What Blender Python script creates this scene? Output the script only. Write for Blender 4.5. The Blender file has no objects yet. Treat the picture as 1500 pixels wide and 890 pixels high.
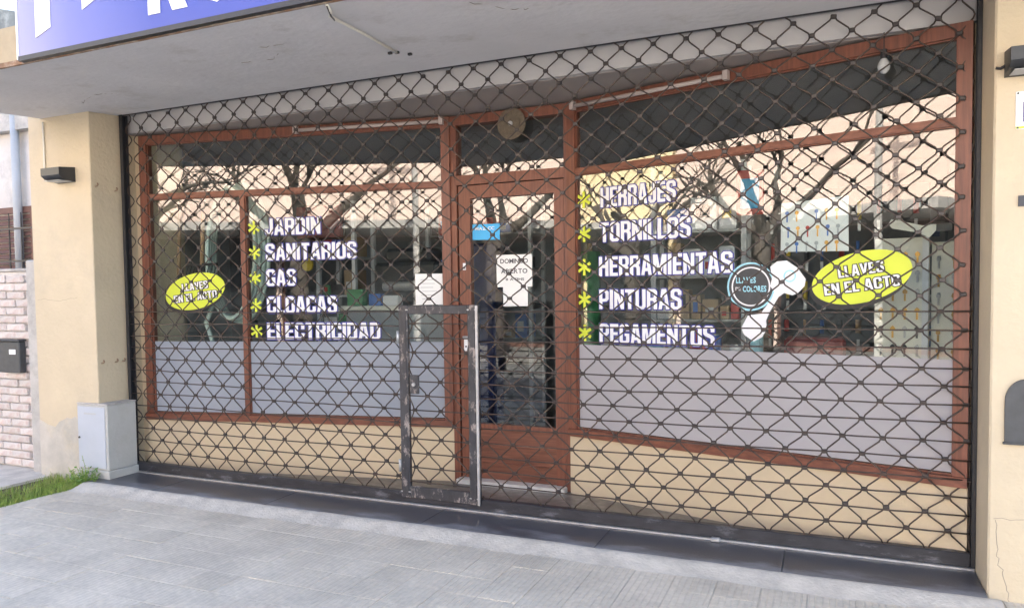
import bpy, math, random
from mathutils import Vector, Matrix
random.seed(7)
R_ = math.radians
sc = bpy.context.scene
col = sc.collection

# ------------------------------------------------------------------ camera
cam = bpy.data.cameras.new('camera'); cam_o = bpy.data.objects.new('camera', cam); col.objects.link(cam_o)
yaw, pitch, roll = 0.3985, -0.0419, -0.0123
fwd = Vector((-math.sin(yaw)*math.cos(pitch), math.cos(yaw)*math.cos(pitch), math.sin(pitch)))
right = Vector((math.cos(yaw), math.sin(yaw), 0)); up = right.cross(fwd)
r2 = right*math.cos(roll)+up*math.sin(roll); u2 = -right*math.sin(roll)+up*math.cos(roll)
M = Matrix((r2, u2, -fwd)).transposed().to_4x4(); M.translation = Vector((5.0073, -4.0394, 1.364))
cam_o.matrix_world = M
cam.sensor_width = 36; cam.lens = 36*1068/1500; cam.shift_x = -15.9/1500; cam.shift_y = 26.3/1500
cam.clip_start = 0.05; cam.clip_end = 2000
sc.camera = cam_o

# ------------------------------------------------------------------ world, sun, exposure
SUN_EL, SUN_AZ = R_(33), R_(20)          # the sun stands behind the shop: the front lies in open shade
w = bpy.data.worlds.new('World'); sc.world = w; w.use_nodes = True
nt = w.node_tree; nt.nodes.clear()
sky = nt.nodes.new('ShaderNodeTexSky'); sky.sky_type = 'NISHITA'; sky.sun_disc = False
sky.sun_elevation = SUN_EL; sky.sun_rotation = SUN_AZ; sky.air_density = 1.0; sky.dust_density = 3.0; sky.ozone_density = 1.0
bg = nt.nodes.new('ShaderNodeBackground'); bg.inputs['Strength'].default_value = 0.15
wo = nt.nodes.new('ShaderNodeOutputWorld'); nt.links.new(sky.outputs[0], bg.inputs[0]); nt.links.new(bg.outputs[0], wo.inputs[0])
sun = bpy.data.lights.new('sun', 'SUN'); sun.energy = 4.2; sun.angle = R_(0.6); sun.color = (1, .93, .82)
sun_o = bpy.data.objects.new('sun', sun); col.objects.link(sun_o); sun_o.location = (10, 20, 20)
sdir = Vector((math.sin(SUN_AZ)*math.cos(SUN_EL), math.cos(SUN_AZ)*math.cos(SUN_EL), math.sin(SUN_EL)))
sun_o.rotation_euler = sdir.to_track_quat('Z', 'Y').to_euler()
sc.view_settings.view_transform = 'Standard'; sc.view_settings.look = 'None'
sc.view_settings.exposure = 2.5; sc.view_settings.gamma = 1.0
sc.render.engine = 'CYCLES'
sc.cycles.max_bounces = 8; sc.cycles.transparent_max_bounces = 24; sc.cycles.glossy_bounces = 4
sc.cycles.diffuse_bounces = 4; sc.cycles.sample_clamp_indirect = 6

# ------------------------------------------------------------------ helpers
OFF = {}
class MB:
    def __init__(s): s.v = []; s.f = []
    def add(s, vs, fs):
        b = len(s.v); s.v += [tuple(q) for q in vs]; s.f += [tuple(i+b for i in f) for f in fs]; return s
    def box(s, x0, x1, y0, y1, z0, z1):
        return s.add([(x0,y0,z0),(x1,y0,z0),(x1,y1,z0),(x0,y1,z0),(x0,y0,z1),(x1,y0,z1),(x1,y1,z1),(x0,y1,z1)],
                     [(3,2,1,0),(4,5,6,7),(0,1,5,4),(1,2,6,5),(2,3,7,6),(3,0,4,7)])
    def cbox(s, x0, x1, y0, y1, z0, z1, b):      # box with chamfered edges
        vs = []; X=(x0,x1); Y=(y0,y1); Z=(z0,z1); sg=(1,-1); idx={}
        for i in (0,1):
            for j in (0,1):
                for k in (0,1):
                    for a in range(3):
                        q=[X[i]+sg[i]*b, Y[j]+sg[j]*b, Z[k]+sg[k]*b]; q[a]=(X[i],Y[j],Z[k])[a]
                        idx[i,j,k,a]=len(vs); vs.append(tuple(q))
        fs=[]
        for a in range(3):
            o=[c for c in range(3) if c!=a]
            for sdd in (0,1):
                f=[]
                for c in ((0,0),(1,0),(1,1),(0,1)):
                    t=[0,0,0]; t[a]=sdd; t[o[0]]=c[0]; t[o[1]]=c[1]; f.append(idx[t[0],t[1],t[2],a])
                fs.append(tuple(f))
        for a in range(3):
            o=[c for c in range(3) if c!=a]
            for c in ((0,0),(1,0),(1,1),(0,1)):
                t0=[0,0,0]; t0[o[0]]=c[0]; t0[o[1]]=c[1]; t1=list(t0); t1[a]=1
                fs.append((idx[t0[0],t0[1],t0[2],o[0]],idx[t1[0],t1[1],t1[2],o[0]],idx[t1[0],t1[1],t1[2],o[1]],idx[t0[0],t0[1],t0[2],o[1]]))
        for i in (0,1):
            for j in (0,1):
                for k in (0,1): fs.append((idx[i,j,k,0],idx[i,j,k,1],idx[i,j,k,2]))
        return s.add(vs, fs)
    def tube(s, path, r, n=8, cap=True, r1=None, phase=0.0):
        P=[Vector(q) for q in path]; vs=[]; fs=[]; m=len(P); ref=None
        for i,q in enumerate(P):
            t=(P[min(i+1,m-1)]-P[max(i-1,0)]).normalized()
            if ref is None: ref=Vector((0,0,1)) if abs(t.z)<.9 else Vector((0,1,0))
            a=(ref-t*ref.dot(t))
            a=a.normalized() if a.length>1e-6 else t.orthogonal().normalized()
            b=t.cross(a); ref=a
            rr=r if r1 is None else r+(r1-r)*i/max(m-1,1)
            for k in range(n):
                an=2*math.pi*(k+phase)/n; vs.append(q+a*rr*math.cos(an)+b*rr*math.sin(an))
        for i in range(m-1):
            for k in range(n): fs.append((i*n+k,i*n+(k+1)%n,(i+1)*n+(k+1)%n,(i+1)*n+k))
        if cap: fs.append(tuple(range(n-1,-1,-1))); fs.append(tuple((m-1)*n+k for k in range(n)))
        return s.add(vs, fs)
    def prism(s, poly, fn, d0, d1):              # poly of (u,v); fn(u,v,d)->world
        n=len(poly); vs=[fn(u,v,d0) for u,v in poly]+[fn(u,v,d1) for u,v in poly]
        return s.add(vs,[tuple(range(n)),tuple(range(2*n-1,n-1,-1))]+[(i,i+n,(i+1)%n+n,(i+1)%n) for i in range(n)])
    def build(s, name, mat, parent=None, loc=None, smooth=False, shade_angle=None):
        me=bpy.data.meshes.new(name)
        o=bpy.data.objects.new(name, me)
        if parent is not None: off=Vector(OFF[parent.name]); o.parent=parent
        else:
            off=Vector(loc) if loc is not None else Vector((0,0,0)); o.location=off
        me.from_pydata([tuple(Vector(q)-off) for q in s.v],[],s.f); me.update()
        import bmesh
        bm=bmesh.new(); bm.from_mesh(me); bmesh.ops.recalc_face_normals(bm, faces=bm.faces); bm.to_mesh(me); bm.free()
        if mat: me.materials.append(mat)
        if smooth:
            for p in me.polygons: p.use_smooth=True
        col.objects.link(o); OFF[o.name]=tuple(off)
        return o
def empty(name, loc, label=None, cat=None, group=None):
    o=bpy.data.objects.new(name,None); o.location=loc; o.empty_display_size=.1; col.objects.link(o); OFF[o.name]=tuple(loc)
    if label: tag(o,label,cat,group)
    return o
def tag(o, label=None, cat=None, group=None, kind=None):
    if label: o['label']=label
    if cat: o['category']=cat
    if group: o['group']=group
    if kind: o['kind']=kind
    return o
def ground_obj(o): o['kind']='structure'; return o

# ------------------------------------------------------------------ materials
def nodes(name):
    m=bpy.data.materials.new(name); m.use_nodes=True; t=m.node_tree; b=t.nodes['Principled BSDF']; return m,t,b
def setp(b,k,v):
    if k in b.inputs: b.inputs[k].default_value=v
def mat(name, c, rough=.6, metal=0, var=.12, scale=6, bump=.0, bscale=60, c2=None, c2scale=2, c2amt=.5, c2lo=.5, c2hi=.65, rand=0, spec=.5, coords='Object', stretch=None):
    """base colour with mottling, optional second colour in worn patches, fine relief"""
    m,t,b=nodes(name); N=t.nodes; L=t.links
    tc=N.new('ShaderNodeTexCoord'); src=tc.outputs[coords]
    if stretch:
        mp=N.new('ShaderNodeMapping'); mp.inputs['Scale'].default_value=stretch; L.new(src,mp.inputs[0]); src=mp.outputs[0]
    n1=N.new('ShaderNodeTexNoise'); n1.inputs['Scale'].default_value=scale; n1.inputs['Detail'].default_value=6; n1.inputs['Roughness'].default_value=.62; L.new(src,n1.inputs['Vector'])
    mr=N.new('ShaderNodeMapRange'); mr.inputs[1].default_value=.3; mr.inputs[2].default_value=.7; mr.inputs[3].default_value=1-var; mr.inputs[4].default_value=1+var; L.new(n1.outputs[0],mr.inputs[0])
    rgb=N.new('ShaderNodeRGB'); rgb.outputs[0].default_value=(*c,1); cur=rgb.outputs[0]
    if c2:
        n2=N.new('ShaderNodeTexNoise'); n2.inputs['Scale'].default_value=c2scale; n2.inputs['Detail'].default_value=8; n2.inputs['Roughness'].default_value=.7; L.new(src,n2.inputs['Vector'])
        m2=N.new('ShaderNodeMapRange'); m2.inputs[1].default_value=c2lo; m2.inputs[2].default_value=c2hi; m2.inputs[3].default_value=0; m2.inputs[4].default_value=c2amt; L.new(n2.outputs[0],m2.inputs[0])
        mx=N.new('ShaderNodeMix'); mx.data_type='RGBA'; L.new(m2.outputs[0],mx.inputs[0]); L.new(cur,mx.inputs[6]); mx.inputs[7].default_value=(*c2,1); cur=mx.outputs[2]
    hv=N.new('ShaderNodeHueSaturation'); L.new(cur,hv.inputs['Color'])
    if rand:
        oi=N.new('ShaderNodeObjectInfo'); m3=N.new('ShaderNodeMapRange'); m3.inputs[3].default_value=1-rand; m3.inputs[4].default_value=1+rand; L.new(oi.outputs['Random'],m3.inputs[0])
        mm=N.new('ShaderNodeMath'); mm.operation='MULTIPLY'; L.new(m3.outputs[0],mm.inputs[0]); L.new(mr.outputs[0],mm.inputs[1]); L.new(mm.outputs[0],hv.inputs['Value'])
    else: L.new(mr.outputs[0],hv.inputs['Value'])
    L.new(hv.outputs[0],b.inputs['Base Color'])
    setp(b,'Roughness',rough); setp(b,'Metallic',metal); setp(b,'Specular IOR Level',spec)
    if bump:
        n3=N.new('ShaderNodeTexNoise'); n3.inputs['Scale'].default_value=bscale; n3.inputs['Detail'].default_value=5; L.new(src,n3.inputs['Vector'])
        bp=N.new('ShaderNodeBump'); bp.inputs['Strength'].default_value=bump; bp.inputs['Distance'].default_value=.01; L.new(n3.outputs[0],bp.inputs['Height']); L.new(bp.outputs[0],b.inputs['Normal'])
    return m
def glass_mat():
    m,t,b=nodes('window_glass'); N=t.nodes; L=t.links; N.remove(b)
    out=N['Material Output']; g=N.new('ShaderNodeNewGeometry'); mr=N.new('ShaderNodeMapRange'); mr.inputs[3].default_value=1.85; mr.inputs[4].default_value=1/1.85; L.new(g.outputs['Backfacing'],mr.inputs[0])
    fr=N.new('ShaderNodeFresnel'); L.new(mr.outputs[0],fr.inputs['IOR'])
    tr=N.new('ShaderNodeBsdfTransparent'); tr.inputs[0].default_value=(.93,.96,.95,1)
    gl=N.new('ShaderNodeBsdfGlossy'); gl.inputs['Roughness'].default_value=.004
    nz=N.new('ShaderNodeTexNoise'); nz.inputs['Scale'].default_value=1.3; tc=N.new('ShaderNodeTexCoord'); L.new(tc.outputs['Object'],nz.inputs['Vector'])
    bp=N.new('ShaderNodeBump'); bp.inputs['Strength'].default_value=.02; bp.inputs['Distance'].default_value=.05; L.new(nz.outputs[0],bp.inputs['Height']); L.new(bp.outputs[0],gl.inputs['Normal'])
    mx=N.new('ShaderNodeMixShader'); L.new(fr.outputs[0],mx.inputs[0]); L.new(tr.outputs[0],mx.inputs[1]); L.new(gl.outputs[0],mx.inputs[2]); L.new(mx.outputs[0],out.inputs[0])
    return m
def film_mat(name,c):
    m,t,b=nodes(name); N=t.nodes; L=t.links; out=N['Material Output']
    d=N.new('ShaderNodeBsdfDiffuse'); tl=N.new('ShaderNodeBsdfTranslucent'); tp=N.new('ShaderNodeBsdfTransparent')
    nz=N.new('ShaderNodeTexNoise'); nz.inputs['Scale'].default_value=1.6; nz.inputs['Detail'].default_value=4
    tc=N.new('ShaderNodeTexCoord'); L.new(tc.outputs['Object'],nz.inputs['Vector'])
    mr=N.new('ShaderNodeMapRange'); mr.inputs[1].default_value=.3; mr.inputs[2].default_value=.7; mr.inputs[3].default_value=.95; mr.inputs[4].default_value=1.03; L.new(nz.outputs[0],mr.inputs[0])
    hv=N.new('ShaderNodeHueSaturation'); hv.inputs['Color'].default_value=(*c,1); L.new(mr.outputs[0],hv.inputs['Value'])
    L.new(hv.outputs[0],d.inputs[0]); L.new(hv.outputs[0],tl.inputs[0])
    a=N.new('ShaderNodeMixShader'); a.inputs[0].default_value=.25; L.new(d.outputs[0],a.inputs[1]); L.new(tl.outputs[0],a.inputs[2])
    e=N.new('ShaderNodeMixShader'); e.inputs[0].default_value=.05; L.new(a.outputs[0],e.inputs[1]); L.new(tp.outputs[0],e.inputs[2]); L.new(e.outputs[0],out.inputs[0])
    N.remove(b); return m
def wood_mat(name,c,c2,axis='Z',rough=.42):
    m,t,b=nodes(name); N=t.nodes; L=t.links
    tc=N.new('ShaderNodeTexCoord'); mp=N.new('ShaderNodeMapping'); L.new(tc.outputs['Object'],mp.inputs[0])
    mp.inputs['Scale'].default_value={'Z':(26,26,1.6),'X':(1.6,26,26)}[axis]
    n=N.new('ShaderNodeTexNoise'); n.inputs['Scale'].default_value=2.2; n.inputs['Detail'].default_value=7; n.inputs['Roughness'].default_value=.6; L.new(mp.outputs[0],n.inputs['Vector'])
    cr=N.new('ShaderNodeValToRGB'); cr.color_ramp.elements[0].position=.32; cr.color_ramp.elements[0].color=(*c2,1); cr.color_ramp.elements[1].position=.66; cr.color_ramp.elements[1].color=(*c,1); L.new(n.outputs[0],cr.inputs[0])
    L.new(cr.outputs[0],b.inputs['Base Color']); setp(b,'Roughness',rough)
    bp=N.new('ShaderNodeBump'); bp.inputs['Strength'].default_value=.12; bp.inputs['Distance'].default_value=.004; L.new(n.outputs[0],bp.inputs['Height']); L.new(bp.outputs[0],b.inputs['Normal'])
    return m
def tile_mat():
    m,t,b=nodes('pavement_tile'); N=t.nodes; L=t.links
    g=N.new('ShaderNodeNewGeometry'); sx=N.new('ShaderNodeSeparateXYZ'); L.new(g.outputs['Position'],sx.inputs[0])
    # seven fine grooves per tile running away from the shop
    mu=N.new('ShaderNodeMath'); mu.operation='MULTIPLY'; mu.inputs[1].default_value=2*math.pi/.0286; L.new(sx.outputs['X'],mu.inputs[0])
    si=N.new('ShaderNodeMath'); si.operation='SINE'; L.new(mu.outputs[0],si.inputs[0])
    gr=N.new('ShaderNodeMapRange'); gr.inputs[1].default_value=.55; gr.inputs[2].default_value=.95; gr.inputs[3].default_value=1; gr.inputs[4].default_value=.25; L.new(si.outputs[0],gr.inputs[0])
    n=N.new('ShaderNodeTexNoise'); n.inputs['Scale'].default_value=2.1; n.inputs['Detail'].default_value=9; n.inputs['Roughness'].default_value=.68; L.new(g.outputs['Position'],n.inputs['Vector'])
    cr=N.new('ShaderNodeValToRGB'); e=cr.color_ramp.elements; e[0].position=.36; e[0].color=(.54,.485,.405,1); e[1].position=.64; e[1].color=(.70,.63,.525,1); L.new(n.outputs[0],cr.inputs[0])
    n2=N.new('ShaderNodeTexNoise'); n2.inputs['Scale'].default_value=34; n2.inputs['Detail'].default_value=5; L.new(g.outputs['Position'],n2.inputs['Vector'])
    oi=N.new('ShaderNodeObjectInfo'); mr=N.new('ShaderNodeMapRange'); mr.inputs[3].default_value=.95; mr.inputs[4].default_value=1.04; L.new(oi.outputs['Random'],mr.inputs[0])
    m2=N.new('ShaderNodeMapRange'); m2.inputs[1].default_value=.3; m2.inputs[2].default_value=.7; m2.inputs[3].default_value=.9; m2.inputs[4].default_value=1.08; L.new(n2.outputs[0],m2.inputs[0])
    mm=N.new('ShaderNodeMath'); mm.operation='MULTIPLY'; L.new(mr.outputs[0],mm.inputs[0]); L.new(m2.outputs[0],mm.inputs[1])
    hv=N.new('ShaderNodeHueSaturation'); L.new(cr.outputs[0],hv.inputs['Color']); L.new(mm.outputs[0],hv.inputs['Value']); L.new(hv.outputs[0],b.inputs['Base Color'])
    ad=N.new('ShaderNodeMath'); ad.operation='MULTIPLY_ADD'; ad.inputs[1].default_value=.35; L.new(n2.outputs[0],ad.inputs[0]); L.new(gr.outputs[0],ad.inputs[2])
    bp=N.new('ShaderNodeBump'); bp.inputs['Strength'].default_value=.9; bp.inputs['Distance'].default_value=.004; L.new(ad.outputs[0],bp.inputs['Height']); L.new(bp.outputs[0],b.inputs['Normal'])
    setp(b,'Roughness',.85); return m
def sign_mat():
    m,t,b=nodes('sign_face'); N=t.nodes; L=t.links
    tc=N.new('ShaderNodeTexCoord'); sx=N.new('ShaderNodeSeparateXYZ'); L.new(tc.outputs['Object'],sx.inputs[0])
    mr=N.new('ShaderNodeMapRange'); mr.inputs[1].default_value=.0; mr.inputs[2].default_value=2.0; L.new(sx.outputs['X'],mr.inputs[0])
    cr=N.new('ShaderNodeValToRGB'); e=cr.color_ramp.elements; e[0].position=0; e[0].color=(.29,.28,.42,1); e[1].position=.50; e[1].color=(.045,.065,.33,1); cr.color_ramp.elements.new(.20).color=(.14,.15,.42,1)  # face colour runs from pale lavender at the left end to deep blue
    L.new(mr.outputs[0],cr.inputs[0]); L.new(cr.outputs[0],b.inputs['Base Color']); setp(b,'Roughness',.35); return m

m_beige=mat('beige_paint',(.545,.46,.33),.8,var=.07,scale=2.2,bump=.45,bscale=38,c2=(.41,.36,.285),c2scale=2.4,c2amt=.5,c2lo=.52,c2hi=.75)
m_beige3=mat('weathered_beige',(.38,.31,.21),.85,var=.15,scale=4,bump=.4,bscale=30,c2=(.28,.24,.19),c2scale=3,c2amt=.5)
m_beige2=mat('beige_dado',(.575,.47,.325),.7,var=.06,scale=3,bump=.3,bscale=40,c2=(.40,.33,.25),c2scale=3,c2amt=.45,c2lo=.5,c2hi=.75)
m_white=mat('white_soffit_paint',(.64,.63,.635),.9,var=.07,scale=1.7,bump=.45,bscale=22,c2=(.40,.375,.34),c2scale=2.6,c2amt=.55,c2lo=.55,c2hi=.72)
m_fascia=mat('grey_white_paint',(.46,.445,.445),.7,var=.06,scale=2,bump=.1,bscale=30)
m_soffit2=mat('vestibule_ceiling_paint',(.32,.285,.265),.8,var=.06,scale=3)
m_rust=mat('rusty_edge',(.26,.15,.09),.9,var=.3,scale=14,bump=.5,bscale=50,c2=(.45,.40,.33),c2scale=6,c2amt=.8,c2lo=.45,c2hi=.6)
m_black=mat('black_metal',(.022,.022,.026),.45,var=.2,scale=20)
m_gate=mat('gate_metal',(.052,.038,.032),.5,metal=.25,var=.3,scale=30,c2=(.16,.10,.07),c2scale=9,c2amt=.6,c2lo=.52,c2hi=.68)
m_clip=mat('gate_clip_metal',(.05,.042,.04),.5,metal=.3,var=.3,scale=30)
m_rail=mat('gate_rail_metal',(.035,.035,.042),.4,metal=.3,var=.3,scale=9,c2=(.28,.28,.32),c2scale=5,c2amt=.5,c2lo=.56,c2hi=.7,stretch=(1,1,3))
m_worn=mat('worn_black_paint',(.055,.055,.062),.35,metal=.35,var=.3,scale=12,c2=(.36,.31,.29),c2scale=13,c2amt=.9,c2lo=.54,c2hi=.63,stretch=(1.6,1.6,.8))
m_steel=mat('bare_steel',(.45,.45,.46),.4,metal=.6,var=.2,scale=20)
m_wood=wood_mat('red_brown_wood',(.23,.080,.046),(.12,.041,.026))
m_woodh=wood_mat('red_brown_wood_rail',(.23,.080,.046),(.12,.041,.026),'X')
m_kick=wood_mat('kick_panel_wood',(.23,.09,.056),(.11,.042,.028),'X',.35)
m_glass=glass_mat()
m_filmL=film_mat('frosted_film_blue',(.42,.455,.525)); m_filmR=film_mat('frosted_film_grey',(.52,.505,.53))
m_tile=tile_mat()
m_joint=mat('joint_mortar',(.46,.42,.36),.95,var=.15,scale=30)
m_granite=mat('dark_granite',(.10,.104,.125),.33,var=.35,scale=40,c2=(.50,.52,.58),c2scale=3.0,c2amt=.8,c2lo=.45,c2hi=.72,stretch=(.6,2.2,1))
def granite_mat():
    m,t,b=nodes('dark_granite'); N=t.nodes; L=t.links
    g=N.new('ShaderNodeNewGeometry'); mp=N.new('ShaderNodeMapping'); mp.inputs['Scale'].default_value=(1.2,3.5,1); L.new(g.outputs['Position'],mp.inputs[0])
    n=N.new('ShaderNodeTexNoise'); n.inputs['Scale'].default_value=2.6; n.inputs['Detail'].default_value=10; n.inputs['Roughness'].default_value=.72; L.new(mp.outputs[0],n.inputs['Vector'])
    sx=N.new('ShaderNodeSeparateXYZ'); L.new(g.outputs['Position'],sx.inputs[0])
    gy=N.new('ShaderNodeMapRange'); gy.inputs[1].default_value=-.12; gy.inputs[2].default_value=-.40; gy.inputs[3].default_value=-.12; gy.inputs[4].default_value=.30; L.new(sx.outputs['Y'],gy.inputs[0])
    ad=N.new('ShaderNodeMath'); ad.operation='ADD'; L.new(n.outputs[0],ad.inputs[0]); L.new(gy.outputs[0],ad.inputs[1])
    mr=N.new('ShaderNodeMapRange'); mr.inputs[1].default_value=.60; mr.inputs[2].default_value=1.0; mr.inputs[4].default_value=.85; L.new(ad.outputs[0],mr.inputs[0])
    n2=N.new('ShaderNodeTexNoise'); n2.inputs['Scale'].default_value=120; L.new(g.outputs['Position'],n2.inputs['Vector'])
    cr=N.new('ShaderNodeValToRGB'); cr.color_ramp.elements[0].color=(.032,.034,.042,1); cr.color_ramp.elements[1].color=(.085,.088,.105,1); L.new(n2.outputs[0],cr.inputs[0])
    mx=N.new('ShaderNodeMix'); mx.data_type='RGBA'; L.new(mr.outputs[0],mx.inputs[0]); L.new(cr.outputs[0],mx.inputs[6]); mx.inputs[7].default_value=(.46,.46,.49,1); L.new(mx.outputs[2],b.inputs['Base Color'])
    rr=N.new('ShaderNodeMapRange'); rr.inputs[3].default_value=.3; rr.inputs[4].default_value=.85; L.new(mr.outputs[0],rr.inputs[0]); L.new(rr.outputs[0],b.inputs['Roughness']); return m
m_granite=granite_mat()
m_crack=mat('crack_shadow',(.27,.235,.20),.95,var=.2)
m_cement=mat('pale_cement',(.58,.54,.48),.9,var=.12,scale=9,bump=.5,bscale=60,c2=(.45,.42,.38),c2scale=5,c2amt=.85,c2lo=.46,c2hi=.62)
m_vest=mat('vestibule_stone',(.17,.15,.13),.35,var=.25,scale=12,c2=(.30,.28,.26),c2scale=3,c2amt=.5)
m_marble=mat('pale_marble',(.62,.60,.57),.4,var=.1,scale=8)
m_asphalt=mat('street_concrete',(.17,.165,.16),.9,var=.25,scale=30,bump=.3,bscale=150)
m_int=mat('interior_wall_paint',(.30,.32,.34),.8,var=.08,scale=2)
m_intd=mat('interior_dark',(.10,.10,.105),.8,var=.1,scale=2)
m_wl=mat('white_vinyl',(.80,.80,.82),.45,var=.02)
m_blue=mat('blue_vinyl',(.045,.05,.30),.45,var=.05)
m_yel=mat('yellow_vinyl',(.62,.70,.05),.45,var=.03)
m_blk=mat('black_vinyl',(.015,.015,.018),.5,var=.05)
m_paper=mat('white_paper',(.80,.80,.79),.8,var=.03,scale=4)
m_ink=mat('ink',(.08,.08,.09),.8,var=.1)
m_cyan=mat('cyan_vinyl',(.05,.42,.80),.45,var=.05)
m_cyanl=mat('pale_cyan_vinyl',(.35,.68,.80),.45,var=.05)
m_tubew=mat('white_tube_plastic',(.44,.37,.345),.4,var=.04)
m_grass=mat('grass_blade',(.24,.34,.06),.6,var=.4,scale=9,c2=(.46,.40,.17),c2scale=7,c2amt=.5)
m_earth=mat('earth',(.10,.075,.05),.95,var=.3,scale=20,bump=.6,bscale=40)
m_leaf=mat('weed_leaf',(.15,.29,.06),.55,var=.35,scale=14)
m_brick=mat('whitewashed_brick',(.60,.55,.525),.9,var=.14,scale=10,bump=.6,bscale=45,c2=(.36,.20,.16),c2scale=9,c2amt=.65,c2lo=.47,c2hi=.66,rand=.12)
m_mortar=mat('grey_mortar',(.56,.53,.52),.95,var=.15,scale=20,bump=.4,bscale=60)
m_conc=mat('old_concrete',(.44,.42,.40),.9,var=.18,scale=6,bump=.5,bscale=35,c2=(.22,.21,.20),c2scale=4,c2amt=.5)
m_plas=mat('meter_box_plaster',(.44,.44,.425),.85,var=.08,scale=5,bump=.3,bscale=40,c2=(.40,.38,.34),c2scale=4,c2amt=.4)
m_mdoor=mat('pale_blue_metal',(.42,.455,.52),.45,var=.05,scale=4,c2=(.42,.33,.26),c2scale=5,c2amt=.55,c2lo=.60,c2hi=.75)
m_house=mat('neighbour_plaster',(.56,.53,.51),.9,var=.15,scale=2,bump=.4,bscale=20,c2=(.36,.35,.35),c2scale=3,c2amt=.6)
m_lich=mat('stained_grey_wall',(.17,.19,.195),.95,var=.3,scale=4,bump=.5,bscale=20,c2=(.34,.36,.35),c2scale=5,c2amt=.7)
m_shut=mat('shutter_red_brown',(.15,.075,.058),.7,var=.2,scale=10)
m_pipe=mat('grey_pipe',(.42,.43,.44),.5,var=.08)
m_gold=mat('brass',(.62,.36,.10),.35,metal=.8,var=.2,scale=30)
m_cream=mat('cream_board',(.74,.72,.64),.6,var=.05,scale=5)
m_hose=mat('pale_green_hose',(.55,.66,.60),.35,var=.1,scale=8)
m_handle=mat('ash_handle',(.48,.30,.17),.6,var=.15,scale=10)
m_red=mat('red_plastic',(.50,.05,.04),.4,var=.1); m_dkred=mat('dark_red_board',(.22,.04,.04),.5,var=.15)
m_green=mat('green_plastic',(.06,.25,.10),.45,var=.2,scale=12); m_bluep=mat('blue_plastic',(.06,.16,.48),.4,var=.1); m_yelp=mat('yellow_plastic',(.75,.55,.05),.4,var=.1)
m_card=mat('cardboard',(.42,.30,.19),.8,var=.12,rand=.2); m_wbox=mat('white_carton',(.68,.69,.72),.6,var=.06,rand=.12); m_dark=mat('dark_plastic',(.03,.032,.036),.4,var=.2)
m_bark=mat('bark',(.09,.075,.062),.9,var=.35,scale=14,bump=.7,bscale=30)
m_cream2=mat('cream_facade',(.86,.70,.44),.85,var=.06,scale=1); m_pink=mat('pale_pink_facade',(.78,.62,.54),.85,var=.06,scale=1); m_pale=mat('pale_facade',(.80,.79,.76),.85,var=.05,scale=1)
m_roof=mat('roof_tile_red',(.36,.14,.09),.8,var=.2,scale=6); m_dglass=mat('dark_window_glass',(.03,.035,.04),.1,var=.1)
m_conc2=mat('grey_paving',(.22,.21,.20),.9,var=.15,scale=6)
m_kerb=mat('kerb_concrete',(.42,.41,.40),.9,var=.12,scale=10)
m_slate=mat('slate_plate',(.05,.053,.058),.5,var=.2,scale=18)
m_tan=mat('tan_wicker',(.13,.10,.068),.7,var=.35,scale=40,bump=.4,bscale=80)

# ------------------------------------------------------------------ frames of the two slanted windows
class Fr:
    def __init__(s,A,B): s.A=Vector((*A,0)); s.B=Vector((*B,0)); s.t=(s.B-s.A).normalized(); s.n=Vector((s.t.y,-s.t.x,0)); s.len=(s.B-s.A).length
    def p(s,u,z,d=0): q=s.A+s.t*u+s.n*d; return (q.x,q.y,z)
    def box(s,mb,u0,u1,d0,d1,z0,z1):
        vs=[s.p(u,z,d) for z in (z0,z1) for (u,d) in ((u0,d0),(u1,d0),(u1,d1),(u0,d1))]
        return mb.add(vs,[(3,2,1,0),(4,5,6,7),(0,1,5,4),(1,2,6,5),(2,3,7,6),(3,0,4,7)])
FL=Fr((0.08,.15),(2.5,.62)); FRT=Fr((3.40,.615),(5.62,.03)); FD=Fr((2.487,.64),(3.431,.64)); FS=Fr((0,-1.38),(8,-1.38)); FP=Fr((5.66,-.302),(9,-.302))

# ------------------------------------------------------------------ ground
g=MB(); g.add([(-400,-400,-.18),(400,-400,-.18),(400,400,-.18),(-400,400,-.18)],[(0,1,2,3)])
ground_obj(g.build('street',m_asphalt))
ground_obj(MB().box(-.08,40,-3.1,7,-.16,-.0335).build('pavement',m_joint)); pav=bpy.data.objects['pavement']
ground_obj(MB().box(-40,-.64,-3.1,7,-.16,-.035).build('neighbour_path',m_cement))
ground_obj(MB().box(-.64,-.08,-3.1,1.5,-.16,-.055).build('earth_strip',m_earth))
ground_obj(MB().box(-40,40,-3.25,-3.1,-.17,-.03).build('kerb',m_kerb))
ground_obj(MB().box(-60,60,-11.6,-8.8,-.17,-.03).build('far_pavement',m_conc2))
# pavement tiles: one by one where the photograph shows them
T=.2
tm=bpy.data.meshes.new('pavement_tile'); hw=T/2-.0012
b=MB().cbox(-hw,hw,-hw,hw,-.03,0,.0012); tm.from_pydata(b.v,[],b.f); tm.update(); tm.materials.append(m_tile)
rest=MB(); ntile=0
for iy in range(13):
    for ix in range(44):
        x=-.08+T*(ix+.5); y=-.30-T*(iy+.5)
        vis = (y>-2.15) and x<6.1 and (y > -2.3+.28*max(0,x-.6)-.0) and ntile<300
        z=-.030+random.uniform(-.0012,.0012)
        if vis:
            o=bpy.data.objects.new('pavement_tile',tm); o.location=(x,y,z); o.rotation_euler=(random.gauss(0,.002),random.gauss(0,.002),0); o.parent=pav; col.objects.link(o); ntile+=1
        else: rest.box(x-hw,x+hw,y-hw,y+hw,-.05,max(z,-.0315))
tag(rest.build('paving_beyond',m_tile,pav),kind='stuff')
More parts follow.
